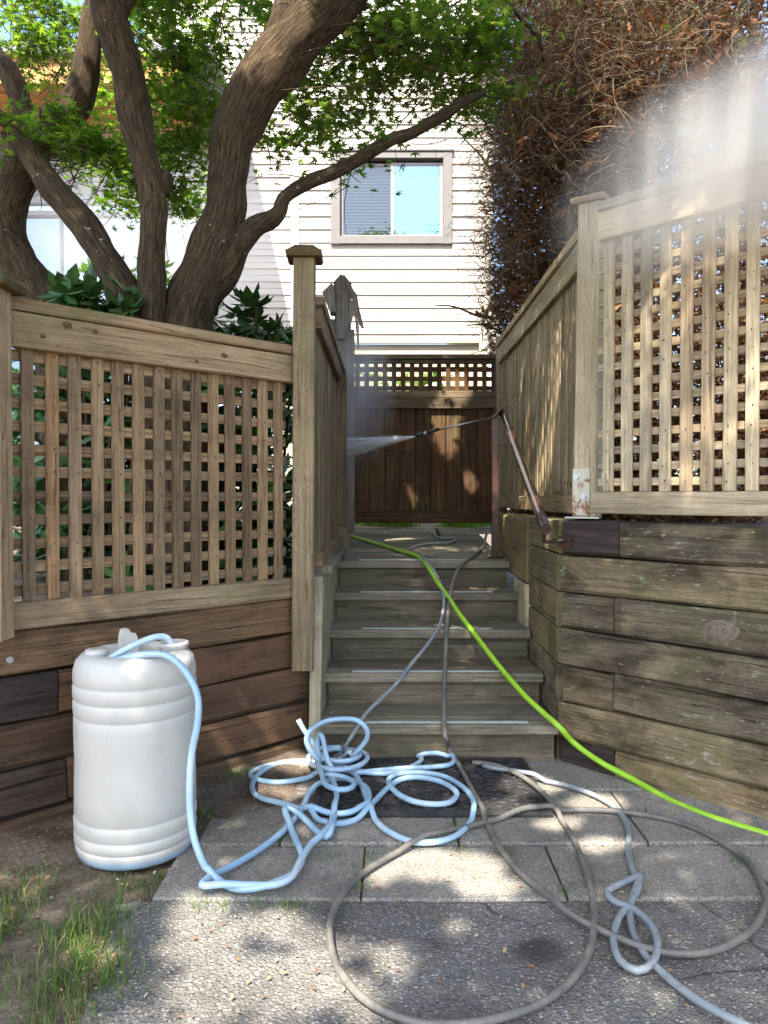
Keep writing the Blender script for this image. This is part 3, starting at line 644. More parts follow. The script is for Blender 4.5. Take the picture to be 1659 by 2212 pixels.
# ================================================================ house
HY = 9.0
hs = thing('house', 'white clapboard house behind the gate with a sliding window', 'house', (-.6, HY, 0))
hx0, hx1, hz0 = -2.75, 1.245, 2.98
wx0, wx1, wz0, wz1 = -.615, .79, 4.09, 5.145
def clap(x0, x1, z0, z1, y, holes=None):
    mb = MB(); z = z0; p = .0755; kk = 0
    while z < z1:
        kk += 1; zt = min(z + p, z1); o1 = random.uniform(0, .002) - (.011 if kk % 2 else 0); spans = [(x0, x1)]
        if holes:
            a, b, c, d = holes
            if zt > c and z < d: spans = [(x0, a), (b, x1)]
        for s0, s1 in spans:
            n = max(1, int((s1 - s0) / .5)); b = len(mb.v)
            for i in range(n + 1):
                x = s0 + (s1 - s0) * i / n; w = .002 * noise.noise(Vector((x * 1.3, z * 7, 3)))
                mb.v += [(x, y - .021 - o1 + w, z + w), (x, y - .004, zt), (x, y + .0, z + w)]
            for i in range(n):
                k = b + i * 3; mb.face([k, k + 3, k + 4, k + 1], [(0, 0)] * 4); mb.face([k + 2, k + 5, k + 3, k], [(0, 0)] * 4)
        z += p
    return mb
mb = clap(hx0, hx1, hz0, 8.6, HY, (wx0, wx1, wz0, wz1)); mb.build('wall', M['siding'], hs)
mb = MB(); b = .03
for (a, bb, c, d) in ((hx0, wx0, hz0, 8.6), (wx1, hx1 - .02, hz0, 8.6), (wx0, wx1, hz0, wz0), (wx0, wx1, wz1, 8.6)):
    mb.box(XY, (a, bb), (HY + .002, HY + .1), (c, d), 0, ch=.001)
mb.box(XY, (hx1 - .10, hx1 - .021), (HY + .101, HY + 5), (hz0, 8.6), 1, ch=.001); mb.box(XY, (hx0, hx0 + .1), (HY + .101, HY + 5), (hz0, 8.6), 1, ch=.001)
mb.build('wall_core', M['siding'], hs)
mb = MB(); mb.box(XY, (-1.08, -.985), (HY - .032, HY - .001), (hz0 - .01, 8.6), 2, ch=.003); mb.build('corner_board', M['siding'], hs)
mb = MB(); mb.box(XY, (hx1 - .085, hx1 + .012), (HY - .035, HY + .05), (hz0 - .01, 8.6), 2, ch=.003); mb.build('corner_board', M['siding'], hs)
mb = MB(); mb.box(XY, (hx0 - .012, hx0 + .085), (HY - .035, HY + .05), (hz0 - .01, 8.6), 2, ch=.003); mb.build('corner_board', M['siding'], hs)
mb = MB(); mb.box(XY, (-1.3, hx1 + .0), (HY - .03, HY + .02), (hz0 - .035, hz0 - .011), 0, ch=.004); mb.build('drip_board', M['cream'], hs)
mb = MB()
for k in range(14):
    z1 = hz0 - .037 - k * .135; mb.box(XY, (-1.3, hx1 - .02), (HY + .03, HY + .06), (z1 - .13, z1), 0, ch=.004)
mb.build('lower_wall', M['cream'], hs)
# window
wd = MB(); f = .105
wd.box(XY, (wx0, wx0 + f), (HY - .045, HY + .05), (wz0, wz1), 2, ch=.004); wd.box(XY, (wx1 - f, wx1), (HY - .045, HY + .05), (wz0, wz1), 2, ch=.004)
wd.box(XY, (wx0 + f, wx1 - f), (HY - .044, HY + .05), (wz0, wz0 + f * .85), 0, ch=.004); wd.box(XY, (wx0 + f, wx1 - f), (HY - .044, HY + .05), (wz1 - f * .7, wz1), 0, ch=.004)
wd.box(XY, (wx0 - .02, wx1 + .02), (HY - .06, HY + .01), (wz1 + .004, wz1 + .03), 0, ch=.003)
wo = wd.build('window', M['trim'], hs)
ix0, ix1, iz0, iz1 = wx0 + f, wx1 - f, wz0 + f * .85, wz1 - f * .7; xm = (ix0 + ix1) / 2 + .01
mb = MB(); s = .035
for a, bb, yy in ((ix0, xm + .02, HY + .035), (xm - .02, ix1, HY + .012)):
    mb.box(XY, (a, a + s), (yy, yy + .02), (iz0, iz1 - .03), 2, ch=.002); mb.box(XY, (bb - s, bb), (yy, yy + .02), (iz0, iz1 - .03), 2, ch=.002)
    mb.box(XY, (a + s, bb - s), (yy, yy + .02), (iz0, iz0 + s), 0, ch=.002); mb.box(XY, (a + s, bb - s), (yy, yy + .02), (iz1 - .03 - s, iz1 - .03), 0, ch=.002)
mb.build('sash', M['vinyl'], wo)
mb = MB(); mb.box(XY, (ix0 + s, xm), (HY + .046, HY + .049), (iz0 + s, iz1 - .06), 0, ch=.0005); mb.build('screen_pane', M['screen'], wo)
mb = MB(); mb.box(XY, (xm + .01, ix1 - s), (HY + .02, HY + .023), (iz0 + s, iz1 - .06), 0, ch=.0005); mb.build('pane', M['glass'], wo)
mb = MB(); z = iz0 + .03
while z < iz1 - .05:
    for a, bb in ((ix0 + .04, xm - .01), (xm + .015, ix1 - .02)):
        mb.quad([(a, HY + .075, z), (bb, HY + .075, z), (bb, HY + .087, z + .021), (a, HY + .087, z + .021)])
    z += .036
mb.build('blind', M['blind'], wo)
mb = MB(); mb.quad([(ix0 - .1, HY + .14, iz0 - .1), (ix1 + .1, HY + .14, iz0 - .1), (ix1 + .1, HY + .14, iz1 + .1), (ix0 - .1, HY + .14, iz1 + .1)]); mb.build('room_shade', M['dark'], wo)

# glass-fronted wing with a timber soffit, left
wg = thing('glass_fronted_house', 'house wing with wide glass doors and an orange timber soffit behind the maples', 'house', (-3.5, 8.4, 0))
WX1 = -2.05
mb = MB()
for k in range(9):
    y0 = 7.25 + k * .16; mb.box(XY, (-8, WX1 + .1), (y0 + .002, y0 + .157), (5.0, 5.03), 0, ch=.003)
mb.build('soffit', M['soffit'], wg)
mb = MB(); mb.box(XY, (-8, WX1 + .14), (7.19, 7.245), (4.98, 5.22), 0, ch=.004); mb.build('fascia', M['soffit'], wg)
mb = MB(); mb.box(XY, (-8, WX1 + .48), (7.12, 8.98), (5.225, 5.30), 0, ch=.004); mb.build('roof_edge', M['fascia'], wg)
GYW = 8.42
mb = MB(); mb.box(XY, (-8, WX1), (GYW - .02, GYW + .1), (4.45, 4.995), 0, ch=.004); mb.build('upper_wall', M['fascia'], wg)
mb = MB(); mb.box(XY, (-8, WX1 + .03), (GYW - .05, GYW + .05), (4.33, 4.44), 0, ch=.004); mb.box(XY, (-8, WX1 + .03), (GYW - .06, GYW + .0), (4.20, 4.25), 0, ch=.004); mb.build('track_beam', M['fascia'], wg)
mb = MB(); mb.box(XY, (-8, -2.62), (GYW, GYW + .012), (1.0, 4.19), 0, ch=.001); mb.build('glass_door', M['bigglass'], wg)
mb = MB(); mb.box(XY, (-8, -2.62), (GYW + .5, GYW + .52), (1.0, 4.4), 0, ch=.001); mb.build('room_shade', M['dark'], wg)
mb = MB()
for x in (-2.62, -2.45): mb.box(XY, (x, x + .05), (GYW - .04, GYW + .04), (.9, 4.32), 2, ch=.003)
for z in (2.9, 3.55, 4.0): mb.box(XY, (-2.575, -2.445), (GYW - .03, GYW + .0), (z, z + .03), 0, ch=.002)
for x in (-3.52, -4.4): mb.box(XY, (x, x + .03), (GYW - .02, GYW - .002), (.9, 4.2), 2, ch=.002)
mb.build('door_frame', M['darkmetal'], wg)
mb = MB(); mb.box(XY, (-2.39, WX1), (GYW + .02, GYW + .3), (.9, 4.33), 2, ch=.003); mb.build('end_wall', M['siding'], wg)

# white painted stair guard beside the house
sg = thing('stair_guard', 'peeling white painted stair guard beyond the gate', 'railing', (1.0, 7.4, .9))
g0 = 7.3; gq = lambda x, y, Y=g0: at(1150 / 1.1573 + x / 9.6, 680 / 1.1573 + y / 9.6, Y)
mb = MB(); mb.prism([gq(400, 1700), gq(440, 940), gq(600, 560), gq(800, 1010), gq(800, 1720)], (0, .05, 0)); mb.build('slat_panel', M['whitewood'], sg)
mb = MB(); mb.prism([gq(600, 540, 7.27), gq(740, 440, 7.27), gq(1010, 990, 7.27), gq(820, 1010, 7.27)], (0, -.03, 0)); mb.build('sloping_cap', M['trim'], sg)
mb = MB(); mb.prism([gq(430, 935, 7.28), gq(590, 545, 7.28), gq(615, 590, 7.28), gq(470, 960, 7.28)], (0, -.03, 0)); mb.build('cap_board', M['cream'], sg)
mb = MB()
for k in range(6): mb.box(XY, (gq(640 + k * 26, 1000).x, gq(640 + k * 26, 1000).x + .013), (7.265, 7.298), (gq(0, 1680).z, gq(0, 760 + k * 48).z), 2, ch=.002)
mb.build('baluster_strip', M['whitewood'], sg)
mb = MB(); mb.prism([gq(*p, 7.26) for p in ((560, 1180), (600, 1160), (790, 1690), (640, 1720), (620, 1720), (700, 1690))], (0, -.02, 0)); mb.prism([gq(*p, 7.25) for p in ((530, 1730), (560, 1180), (600, 1300), (600, 1730))], (0, -.015, 0)); mb.build('brace', M['trim'], sg)

# ================================================================ trees
tplM = []
lobes = [(0, 1.0), (.75, .86), (-.75, .86), (1.45, .62), (-1.45, .62)]
out = []
for k, (a, r) in enumerate(sorted(lobes)):
    out.append((a, r));
    if k < 4: out.append((a + (.36 if True else 0), .34))
ang = sorted(out)
tv = [(0, 0, .03)] + [(math.sin(a) * r, math.cos(a) * r - .0, -.10 * r * r) for a, r in ang] + [(0, -.12, 0)]
MAPLE_V = np.array(tv) * .62; nA = len(ang)
MAPLE_F = [(0, 1 + i + 1, 1 + i) for i in range(nA - 1)] + [(0, nA + 1, nA), (0, 1, nA + 1)]
OVAL_V = np.array([(0, 0, 0), (.16, .3, .05), (.17, .65, .04), (0, 1, -.06), (-.17, .65, .04), (-.16, .3, .05), (0, .5, -.02)]); OVAL_F = [(0, 1, 6), (1, 2, 6), (2, 3, 6), (3, 4, 6), (4, 5, 6), (5, 0, 6)]
def in_frame(p):
    d = p - np.array([0, 0, H]); y = d[:, 1] * math.cos(PITCH) - d[:, 2] * math.sin(PITCH); u = d[:, 2] * math.cos(PITCH) + d[:, 1] * math.sin(PITCH)
    px = CX + F * d[:, 0] / np.maximum(y, .05); py = CY - F * u / np.maximum(y, .05)
    return (d[:, 1] > 0) & (px > -60) & (px < 1720) & (py > -60) & (py < 2260)
def sprays(clumps, size=.052):
    """clumps seen in the photo: (px, py, Y, rx px, ry px, cover) -> leaf points lying in thin, tilted layers"""
    P = []
    for (px, py, Y, rx, ry, cov) in clumps:
        cov *= 1.6
        c = np.array(at(px, py, Y)); ax, az = rx * Y / F, ry * Y / F; n = int(cov * 3.14 * ax * az / (size * size * .11)); k = max(2, int(n / 45))
        for _ in range(k):
            u = rng.normal(0, .48, 3); cc = c + u * np.array([ax, .45, az]); m = n // k; r = rng.uniform(.10, .24); tl = rng.normal(0, .25, 2)
            w = rng.normal(0, .5, (m, 2)) * r; P.append(np.stack([cc[0] + w[:, 0] * 1.2, cc[1] + w[:, 1], cc[2] + w @ tl + rng.normal(0, .025, m)], 1))
    return np.concatenate(P)
SUN_LANES = ((np.array(at(1560, 320, 2.5)), .36), (np.array(at(800, 965, 5.2)), .26), (np.array(at(962, 925, 6.05)), .17), (np.array(at(1016, 1040, 6.05)), .11), (np.array(at(885, 1075, 6.05)), .11), (np.array(at(985, 840, 6.05)), .15), (np.array(at(1180, 1100, 3.5)), .10), (np.array(at(1130, 800, 5.0)), .08))
def sun_lanes(P, f=1.0):
    sd = np.array(SUN_DIR); keep = np.ones(len(P), bool)
    for q, rad_ in SUN_LANES:
        w = P - q; out_ = np.linalg.norm(w - (w @ sd)[:, None] * sd, axis=1) > rad_ * f * rng.uniform(.8, 1.2, len(P))
        keep &= out_ | (rng.random(len(P)) < (.22 if rad_ > .3 else 0))      # over the mist only thinned
    return keep
def overhead(n_cl, per, side):
    """leaves of the high crown that shades the path: found by walking from shaded ground and fences back towards the sun"""
    P = []; sd = np.array(SUN_DIR)
    while len(P) < n_cl:
        q = np.array([rng.uniform(-1.7, 1.7), rng.uniform(.9, 4.3), rng.uniform(0, 2.4)]); z = rng.uniform(3.7, 5.2); c = q - sd * ((z - q[2]) / -sd[2])
        if rng.random() < .3: q = np.array([rng.uniform(-.45, 1.0), rng.uniform(5.0, 6.1), rng.uniform(.9, 2.9)]); z = rng.uniform(4.6, 6.2); c = q - sd * ((z - q[2]) / -sd[2])
        elif rng.random() < .22: q = np.array([rng.uniform(-2.4, -.4), rng.uniform(3.2, 5.6), rng.uniform(.7, 2.4)]); z = rng.uniform(4.8, 6.2); c = q - sd * ((z - q[2]) / -sd[2])
        if (c[0] < -.75) != (side < 0): continue
        r = rng.uniform(.25, .5); P.append(c + rng.normal(0, .5, (per, 3)) * np.array([r, r, r * .4]))
    P = np.concatenate(P); P = P[~in_frame(P)]
    # gaps in the leaves that let the sun fleck the paving
    g = P + sd[None, :] * (P[:, 2] / -sd[2])[:, None]; yy = g[:, 1]; px = CX + F * g[:, 0] / np.maximum(yy, .3); py = 1075 + F * H / np.maximum(yy, .3); keep = np.ones(len(P), bool)
    for (x, y, a, b) in SUN_GAPS: keep &= ((px - x) / a) ** 2 + ((py - y) / b) ** 2 > rng.uniform(.95, 1.45, len(P))
    # gaps over the two sunlit clouds of mist and the flecks on the gate
    keep &= sun_lanes(P)
    return P[keep]
SUN_GAPS = [(190, 2060, 60, 40), (440, 2045, 85, 95), (600, 2010, 85, 42), (590, 2140, 110, 75), (700, 2070, 60, 60), (430, 2170, 70, 60), (820, 1905, 45, 30), (950, 1880, 140, 40), (1050, 1925, 90, 32), (850, 2090, 60, 45), (760, 2170, 70, 50), (1150, 1710, 70, 28), (1290, 1745, 80, 25), (1090, 1760, 60, 22), (1310, 1835, 70, 22), (1210, 1790, 60, 20), (640, 1660, 60, 22), (990, 2010, 45, 25), (620, 1720, 50, 18)]
def limb(mb, spec, seg=22, step=.05, rough=.17):
    """spec: (px, py, Y, width px)"""
    pts = [at(x, y, Y) for x, y, Y, w in spec]; rad = [.95 * w * Y / F / 2 for x, y, Y, w in spec]
    sp = spline(pts, step); n = len(sp); out = []
    cum = [0]
    for a, b in zip(pts[:-1], pts[1:]): cum.append(cum[-1] + (b - a).length)
    acc = 0; rr = []
    for i, p in enumerate(sp):
        if i: acc += (p - sp[i - 1]).length
        rr.append(float(np.interp(acc, cum, rad)))
    mb.tube(sp, rr, seg, True, rough, 5.0); return sp
mt = thing('maple_tree', 'many stemmed japanese maple with thick brown trunks right behind the brown fence', 'tree', (-1.1, 3.85, .7))
mb = MB(); Y = 3.85
limb(mb, [(392, 1230, Y, 150), (396, 900, Y, 128), (400, 720, Y, 122), (428, 610, Y, 112), (458, 540, Y, 100), (484, 460, Y, 92), (492, 380, Y, 92), (503, 300, Y, 98), (530, 240, Y, 110), (562, 180, Y, 122), (610, 125, Y, 122), (665, 65, Y, 112), (725, 0, Y, 104), (800, -90, Y, 95), (900, -230, Y, 70)], 30, .03)
limb(mb, [(555, 200, Y, 80), (592, 120, Y - .03, 72), (608, 60, Y - .03, 62), (622, 0, Y, 54), (640, -90, Y, 48), (600, -230, Y, 40)], 20, .03)
limb(mb, [(322, 1200, Y - .05, 90), (326, 760, Y - .1, 70), (329, 690, Y - .1, 60), (328, 600, Y - .12, 61), (331, 500, Y - .12, 59), (330, 440, Y - .12, 62), (322, 390, Y - .12, 64), (311, 340, Y - .12, 62), (300, 290, Y - .12, 66), (290, 235, Y - .12, 72), (278, 160, Y - .12, 72), (258, 100, Y - .12, 72), (240, 50, Y - .12, 78), (231, 0, Y - .12, 80), (220, -90, Y - .1, 74), (150, -250, Y, 55)], 24, .03)
limb(mb, [(262, 20, Y - .1, 40), (282, -20, Y - .05, 34), (300, -120, Y, 28)], 12, .04)
limb(mb, [(352, 420, Y - .1, 34), (357, 385, Y - .1, 26), (360, 372, Y - .1, 20)], 12, .02)
limb(mb, [(320, 760, Y, 80), (300, 690, Y, 84), (278, 650, Y, 82), (245, 590, Y, 70), (215, 540, Y + .02, 66), (185, 490, Y + .04, 64), (150, 450, Y + .06, 62), (118, 412, Y + .08, 60), (95, 378, Y + .1, 56), (60, 330, Y + .12, 48), (20, 285, Y + .12, 44)], 22, .03)
limb(mb, [(440, 650, Y + .05, 70), (490, 575, Y + .02, 70), (520, 525, Y, 58), (552, 490, Y, 46), (590, 472, Y, 40), (606, 452, Y, 34), (612, 430, Y, 32), (640, 408, Y, 32), (680, 388, Y, 33), (720, 372, Y, 30), (765, 350, Y, 29), (805, 325, Y, 30), (850, 300, Y, 28), (890, 288, Y, 27), (930, 265, Y, 25), (965, 245, Y, 25), (995, 224, Y, 21), (1030, 208, Y, 14), (1050, 200, Y, 8)], 16, .03)
limb(mb, [(380, 690, Y + .25, 50), (398, 640, Y + .3, 46), (440, 560, Y + .45, 40), (470, 470, Y + .6, 30)], 14, .04)
mb.build('trunk', M['bark'], mt)
m2 = thing('maple_tree', 'dark crooked maple trunk at the left edge, leaning over the glass doors', 'tree', (-2.0, 4.3, .7))
mb = MB(); Y = 4.3
limb(mb, [(170, 1100, Y, 150), (130, 760, Y, 108), (95, 670, Y, 96), (50, 590, Y, 92), (12, 520, Y, 100), (2, 460, Y, 98), (25, 405, Y, 88), (50, 355, Y, 84), (78, 315, Y, 80), (120, 270, Y, 72), (160, 232, Y, 72), (182, 180, Y, 60), (193, 110, Y, 56), (200, 50, Y, 52), (215, -20, Y, 46), (240, -160, Y, 40)], 24, .035)
limb(mb, [(80, 330, Y - .03, 60), (62, 280, Y - .05, 42), (48, 230, Y - .05, 46), (36, 190, Y - .05, 52), (15, 150, Y - .05, 46), (-20, 105, Y - .05, 40), (-70, 0, Y, 34)], 16, .035)
limb(mb, [(60, 310, Y - .05, 26), (20, 270, Y - .1, 30), (-30, 230, Y - .15, 30)], 12, .04)
mb.build('trunk', M['bark'], m2)
clA = [(400, 60, 4.4, 90, 80, .8), (380, 180, 4.5, 90, 90, 1.0), (420, 270, 4.4, 75, 60, 1.0), (390, 330, 4.7, 70, 50, .8), (330, 420, 5.0, 90, 60, .75), (390, 460, 5.1, 60, 50, .5), (270, 350, 4.6, 90, 45, .9),
       (640, 240, 4.3, 70, 60, .55), (720, 230, 4.4, 80, 60, .55), (800, 260, 4.4, 60, 45, .45), (640, 340, 4.2, 60, 50, .65), (720, 300, 4.3, 60, 50, .55), (600, 300, 4.3, 40, 60, .6), (840, 345, 4.0, 30, 18, .7), (680, 390, 4.0, 40, 22, .5),
       (700, 110, 4.5, 80, 60, .6), (800, 90, 4.2, 90, 70, .9), (900, 60, 4.1, 90, 80, 1.1), (970, 120, 4.0, 70, 60, 1.1), (880, 160, 4.1, 60, 40, .8), (1000, 190, 4.0, 50, 30, .9), (1040, 60, 4.1, 60, 70, .9), (740, 20, 4.3, 90, 50, .7), (480, 30, 4.6, 70, 50, .7), (1080, 260, 4.6, 45, 40, .6), (1020, 150, 4.3, 60, 60, .7), (560, 40, 4.8, 60, 60, .5)]
clB = [(60, 30, 4.9, 80, 50, .9), (150, 60, 5.0, 70, 60, .8), (60, 110, 4.8, 70, 45, .7), (130, 150, 5.0, 60, 50, .55), (60, 240, 4.0, 60, 40, .5), (110, 270, 3.9, 70, 25, 1.0), (40, 330, 4.0, 60, 22, .8), (200, 300, 4.1, 70, 25, .9), (230, 330, 4.2, 80, 30, 1.0), (10, 250, 3.9, 40, 30, .8), (270, 230, 5.0, 50, 60, .6), (150, 330, 4.6, 60, 30, .5)]
def crown(nm, clumps, extra, par):
    P = sprays(clumps); P = P[sun_lanes(P, .55)]; n = len(P); a = (P, rand_rot(n, .62), rng.uniform(.055, .092, n))
    PP = [P]; RR = [a[1]]; SS = [a[2]]
    if extra is not None:
        m = len(extra); PP.append(extra); RR.append(rand_rot(m, .5)); SS.append(rng.uniform(.09, .13, m))
    PP = np.concatenate(PP); RR = np.concatenate(RR); SS = np.concatenate(SS)
    link(nm, scatter(nm, MAPLE_V, MAPLE_F, PP, RR, SS), M['maple'], par); return P
eA = overhead(165, 230, 1); eB = overhead(170, 230, -1)
pA = crown('crown', clA, eA, mt); pB = crown('crown', clB, eB, m2)
def crown_twigs(P, par, n, hub):
    s = P[rng.integers(0, len(P), n)] + rng.normal(0, .05, (n, 3)); d = (np.array(hub) - s); d /= np.linalg.norm(d, axis=1)[:, None]
    d += rng.normal(0, .45, (n, 3)); me, _ = strands('twigs', s, d, rng.uniform(.2, .55, n), rng.uniform(.002, .005, n), 6, .5, 0)
    link('fine_twigs', me, M['bark'], par)
crown_twigs(pA, mt, 520, (-.6, 3.9, 3.2)); crown_twigs(pB, m2, 260, (-1.8, 4.3, 3.0))

# dead cedar hedge
hd = thing('dead_hedge', 'dead brown cedar hedge of bare tangled twigs over the right fences', 'hedge', (1.5, 5, 1.05))
def hedge_pts(n):
    x = rng.uniform(.8, 3.3, n); y = rng.uniform(3.75, 6.6, n); z = rng.uniform(1.1, 5.3, n)
    k = (x > 1.55 - .9 * np.clip((y - 3.75) / 1.3, 0, 1)) & ((x > 1.0) | ((z > 2.45) & (y > 4.9)))
    return np.stack([x, y, z], 1)[k]
def hedge_near(n):
    q = np.stack([rng.uniform(.86, 2.0, n), rng.uniform(4.8, 6.6, n), rng.uniform(2.3, 4.3, n)], 1); return q[q[:, 0] < .345 * q[:, 1]]
def over_pts(n):
    q = np.array([list(at(rng.uniform(1060, 1640), rng.uniform(-160, 300) if rng.random() < .8 else rng.uniform(100, 420), rng.uniform(4.1, 5.6))) for _ in range(n)])
    return q[(q[:, 0] > .62)]
hp = np.concatenate([hedge_pts(5600), over_pts(2300), hedge_near(1500)])
n = len(hp); d = np.stack([rng.normal(-.55, .55, n), rng.normal(-.35, .55, n), rng.normal(.02, .5, n)], 1)
me, pts = strands('twigs', hp, d, rng.uniform(.16, .52, n), rng.uniform(.0015, .0045, n), 8, 1.0, .35); link('branch_twigs', me, M['twig'], hd)
ns = 260; me2, p2 = strands('edge_twigs', np.stack([rng.uniform(.84, 1.02, ns), rng.uniform(4.9, 6.0, ns), rng.uniform(2.6, 4.5, ns)], 1), np.stack([rng.normal(-1, .25, ns), rng.normal(-.2, .3, ns), rng.normal(0, .4, ns)], 1), rng.uniform(.15, .45, ns), rng.uniform(.0018, .0035, ns), 8, .7, .2); link('edge_twigs', me2, M['twig'], hd)
pts = np.concatenate([pts, p2, p2, p2]); src = pts[:, 2:].reshape(-1, 3); i = rng.integers(0, len(src), 26000); dd = np.stack([rng.normal(-.35, .6, 26000), rng.normal(-.2, .6, 26000), rng.normal(-.1, .6, 26000)], 1)
me, _ = strands('fine_twigs', src[i], dd, rng.uniform(.05, .2, 26000), rng.uniform(.0009, .0019, 26000), 5, .9, .3); link('fine_twigs', me, M['twig'], hd)
hq = np.concatenate([np.stack([rng.uniform(.93, 1.7, 4000), rng.uniform(3.4, 6.0, 4000), rng.uniform(1.04, 1.2, 4000)], 1), hedge_pts(46000), over_pts(3000), hedge_near(26000), np.stack([rng.uniform(1.2, 3.3, 11000), rng.uniform(3.8, 6.5, 11000), rng.uniform(1.1, 2.2, 11000)], 1)]); hq = hq[(rng.random(len(hq)) < np.clip(1.25 - .28 * (hq[:, 2] - 1.2), .12, 1))]; n = len(hq)
SPR_V = np.array([(0, 0, 0), (.12, .35, .02), (.05, .4, 0), (.16, .75, .03), (.04, .7, 0), (0, 1.05, -.05), (-.05, .72, 0), (-.17, .7, .02), (-.05, .38, 0), (-.13, .33, .02)]); SPR_F = [(0, 1, 2), (2, 3, 4), (4, 5, 6), (6, 7, 8), (8, 9, 0), (0, 2, 8), (2, 4, 8), (4, 6, 8)]
link('dead_sprays', scatter('dead_sprays', SPR_V, SPR_F, hq, rand_rot(n, 1.1), rng.uniform(.05, .11, n)), M['deadleaf'], hd)
mb = MB()
for k in range(9):
    x, y = rng.uniform(1.35, 2.7), rng.uniform(4.3, 6.2); p = [Vector((x, y, 1.03))]
    for j in range(6): p.append(p[-1] + Vector((rng.normal(-.03, .1), rng.normal(0, .1), .75)))
    mb.tube(spline(p, .15), [.05 - .006 * q_ * 6 / 36 for q_ in range(len(spline(p, .15)))], 8, True, .12)
for k in range(26):
    p0 = hp[rng.integers(0, len(hp))]; v = Vector((rng.normal(-.6, .4), rng.normal(-.2, .5), rng.normal(.1, .35))).normalized(); p = [Vector(p0)]
    for j in range(5):
        v = (v + Vector(rng.normal(0, .22, 3))).normalized(); p.append(p[-1] + v * .12)
    sp = spline(p, .06); mb.tube(sp, [.014 * (1 - .7 * q_ / len(sp)) for q_ in range(len(sp))], 6, True, .1)
mb.build('stems', M['deadstem'], hd)
# green tree behind the hedge
g2 = thing('leafy_tree', 'bright green leafy tree showing through the top of the dead hedge', 'tree', (2.6, 7.6, .9))
P = sprays([(1230, 60, 7.4, 130, 90, .8), (1400, 60, 7.6, 140, 90, .9), (1540, 100, 7.4, 110, 90, .6), (1150, 160, 7.4, 70, 70, .6), (1300, -60, 7.6, 200, 80, 1.0), (1120, 260, 7.2, 45, 50, .5)], .085); n = len(P)
link('crown', scatter('crown', MAPLE_V, MAPLE_F, P, rand_rot(n, .7), rng.uniform(.08, .13, n)), M['green'], g2)
mb = MB(); mb.tube(spline([(2.6, 7.6, .9), (2.65, 7.7, 2.6), (2.5, 7.6, 4.4), (2.4, 7.6, 6.4)], .2), .07, 10, True, .1); mb.tube(spline([(2.5, 7.6, 4.4), (1.9, 7.5, 5.4), (1.5, 7.4, 5.9)], .2), .03, 8, True, .1); mb.build('trunk', M['bark'], g2)

# rhododendrons and undergrowth
def shrub(name, label, cat, whorls, size, mat, base, nleaf=9):
    s = thing(name, label, cat, base); P = []; Rm = []; sc = []
    for w in whorls:
        a0 = random.random() * 6.28
        up = Vector((random.gauss(0, .3), random.gauss(-.25, .3), 1)).normalized(); q0 = Vector((0, 0, 1)).rotation_difference(up)
        for k in range(nleaf):
            a = a0 + 6.283 * k / nleaf + random.gauss(0, .15); el = random.gauss(.1, .3)
            y = Vector((math.cos(a) * math.cos(el), math.sin(a) * math.cos(el), math.sin(el))); x = Vector((-math.sin(a), math.cos(a), 0)); z = x.cross(y)
            m = q0.to_matrix() @ Matrix((x, y, z)).transposed(); P.append(list(w)); Rm.append([list(r) for r in m]); sc.append(size * random.uniform(.75, 1.2))
    link('foliage', scatter('foliage', OVAL_V * np.array([1.25, 1, 1]), OVAL_F, np.array(P), np.array(Rm), np.array(sc)), mat, s)
    mb = MB()
    for w in whorls[::3]:
        b = Vector(base) + Vector((random.gauss(0, .1), random.gauss(0, .1), 0)); w = Vector(w); mb.tube(spline([b, b.lerp(w, .5) + Vector((random.gauss(0, .05), random.gauss(0, .05), .05)), w], .1), .008, 6)
    mb.build('stems', M['bark'], s); return s
def wh(n, x0, x1, y0, y1, Y0, Y1): return [at(random.uniform(x0, x1), random.uniform(y0, y1), random.uniform(Y0, Y1)) for _ in range(n)]
shrub('rhododendron', 'glossy dark green rhododendron between the left trunks', 'shrub', wh(34, 130, 300, 612, 720, 3.6, 4.2), .115, M['rhodo'], (-1.5, 3.9, .68))
shrub('rhododendron', 'glossy dark green rhododendron right of the thick maple trunk', 'shrub', wh(16, 455, 560, 645, 740, 4.0, 4.5) + wh(18, 540, 640, 700, 790, 4.0, 4.6), .115, M['rhodo'], (-.75, 4.3, .7))
shrub('undergrowth_shrub', 'shaded leafy shrub showing through the brown lattice', 'shrub', wh(120, 40, 610, 760, 1250, 3.7, 4.3) + wh(260, 0, 640, 720, 1250, 4.3, 5.4) + wh(150, -40, 700, 720, 1150, 5.4, 6.4), .15, M['rhodo'], (-1.2, 4.4, .68))
shrub('garden_shrub', 'bright green shrub seen through the lattice of the gate', 'shrub', [Vector((random.uniform(-.25, .6), random.uniform(7.0, 7.8), random.uniform(1.6, 2.35))) for _ in range(42)], .13, M['green'], (.2, 7.4, .9))
shrub('garden_shrub', 'pale hazy green shrub below the glass doors', 'shrub', wh(40, 120, 470, 560, 680, 5.4, 6.2), .12, M['green'], (-2.1, 5.8, .75))

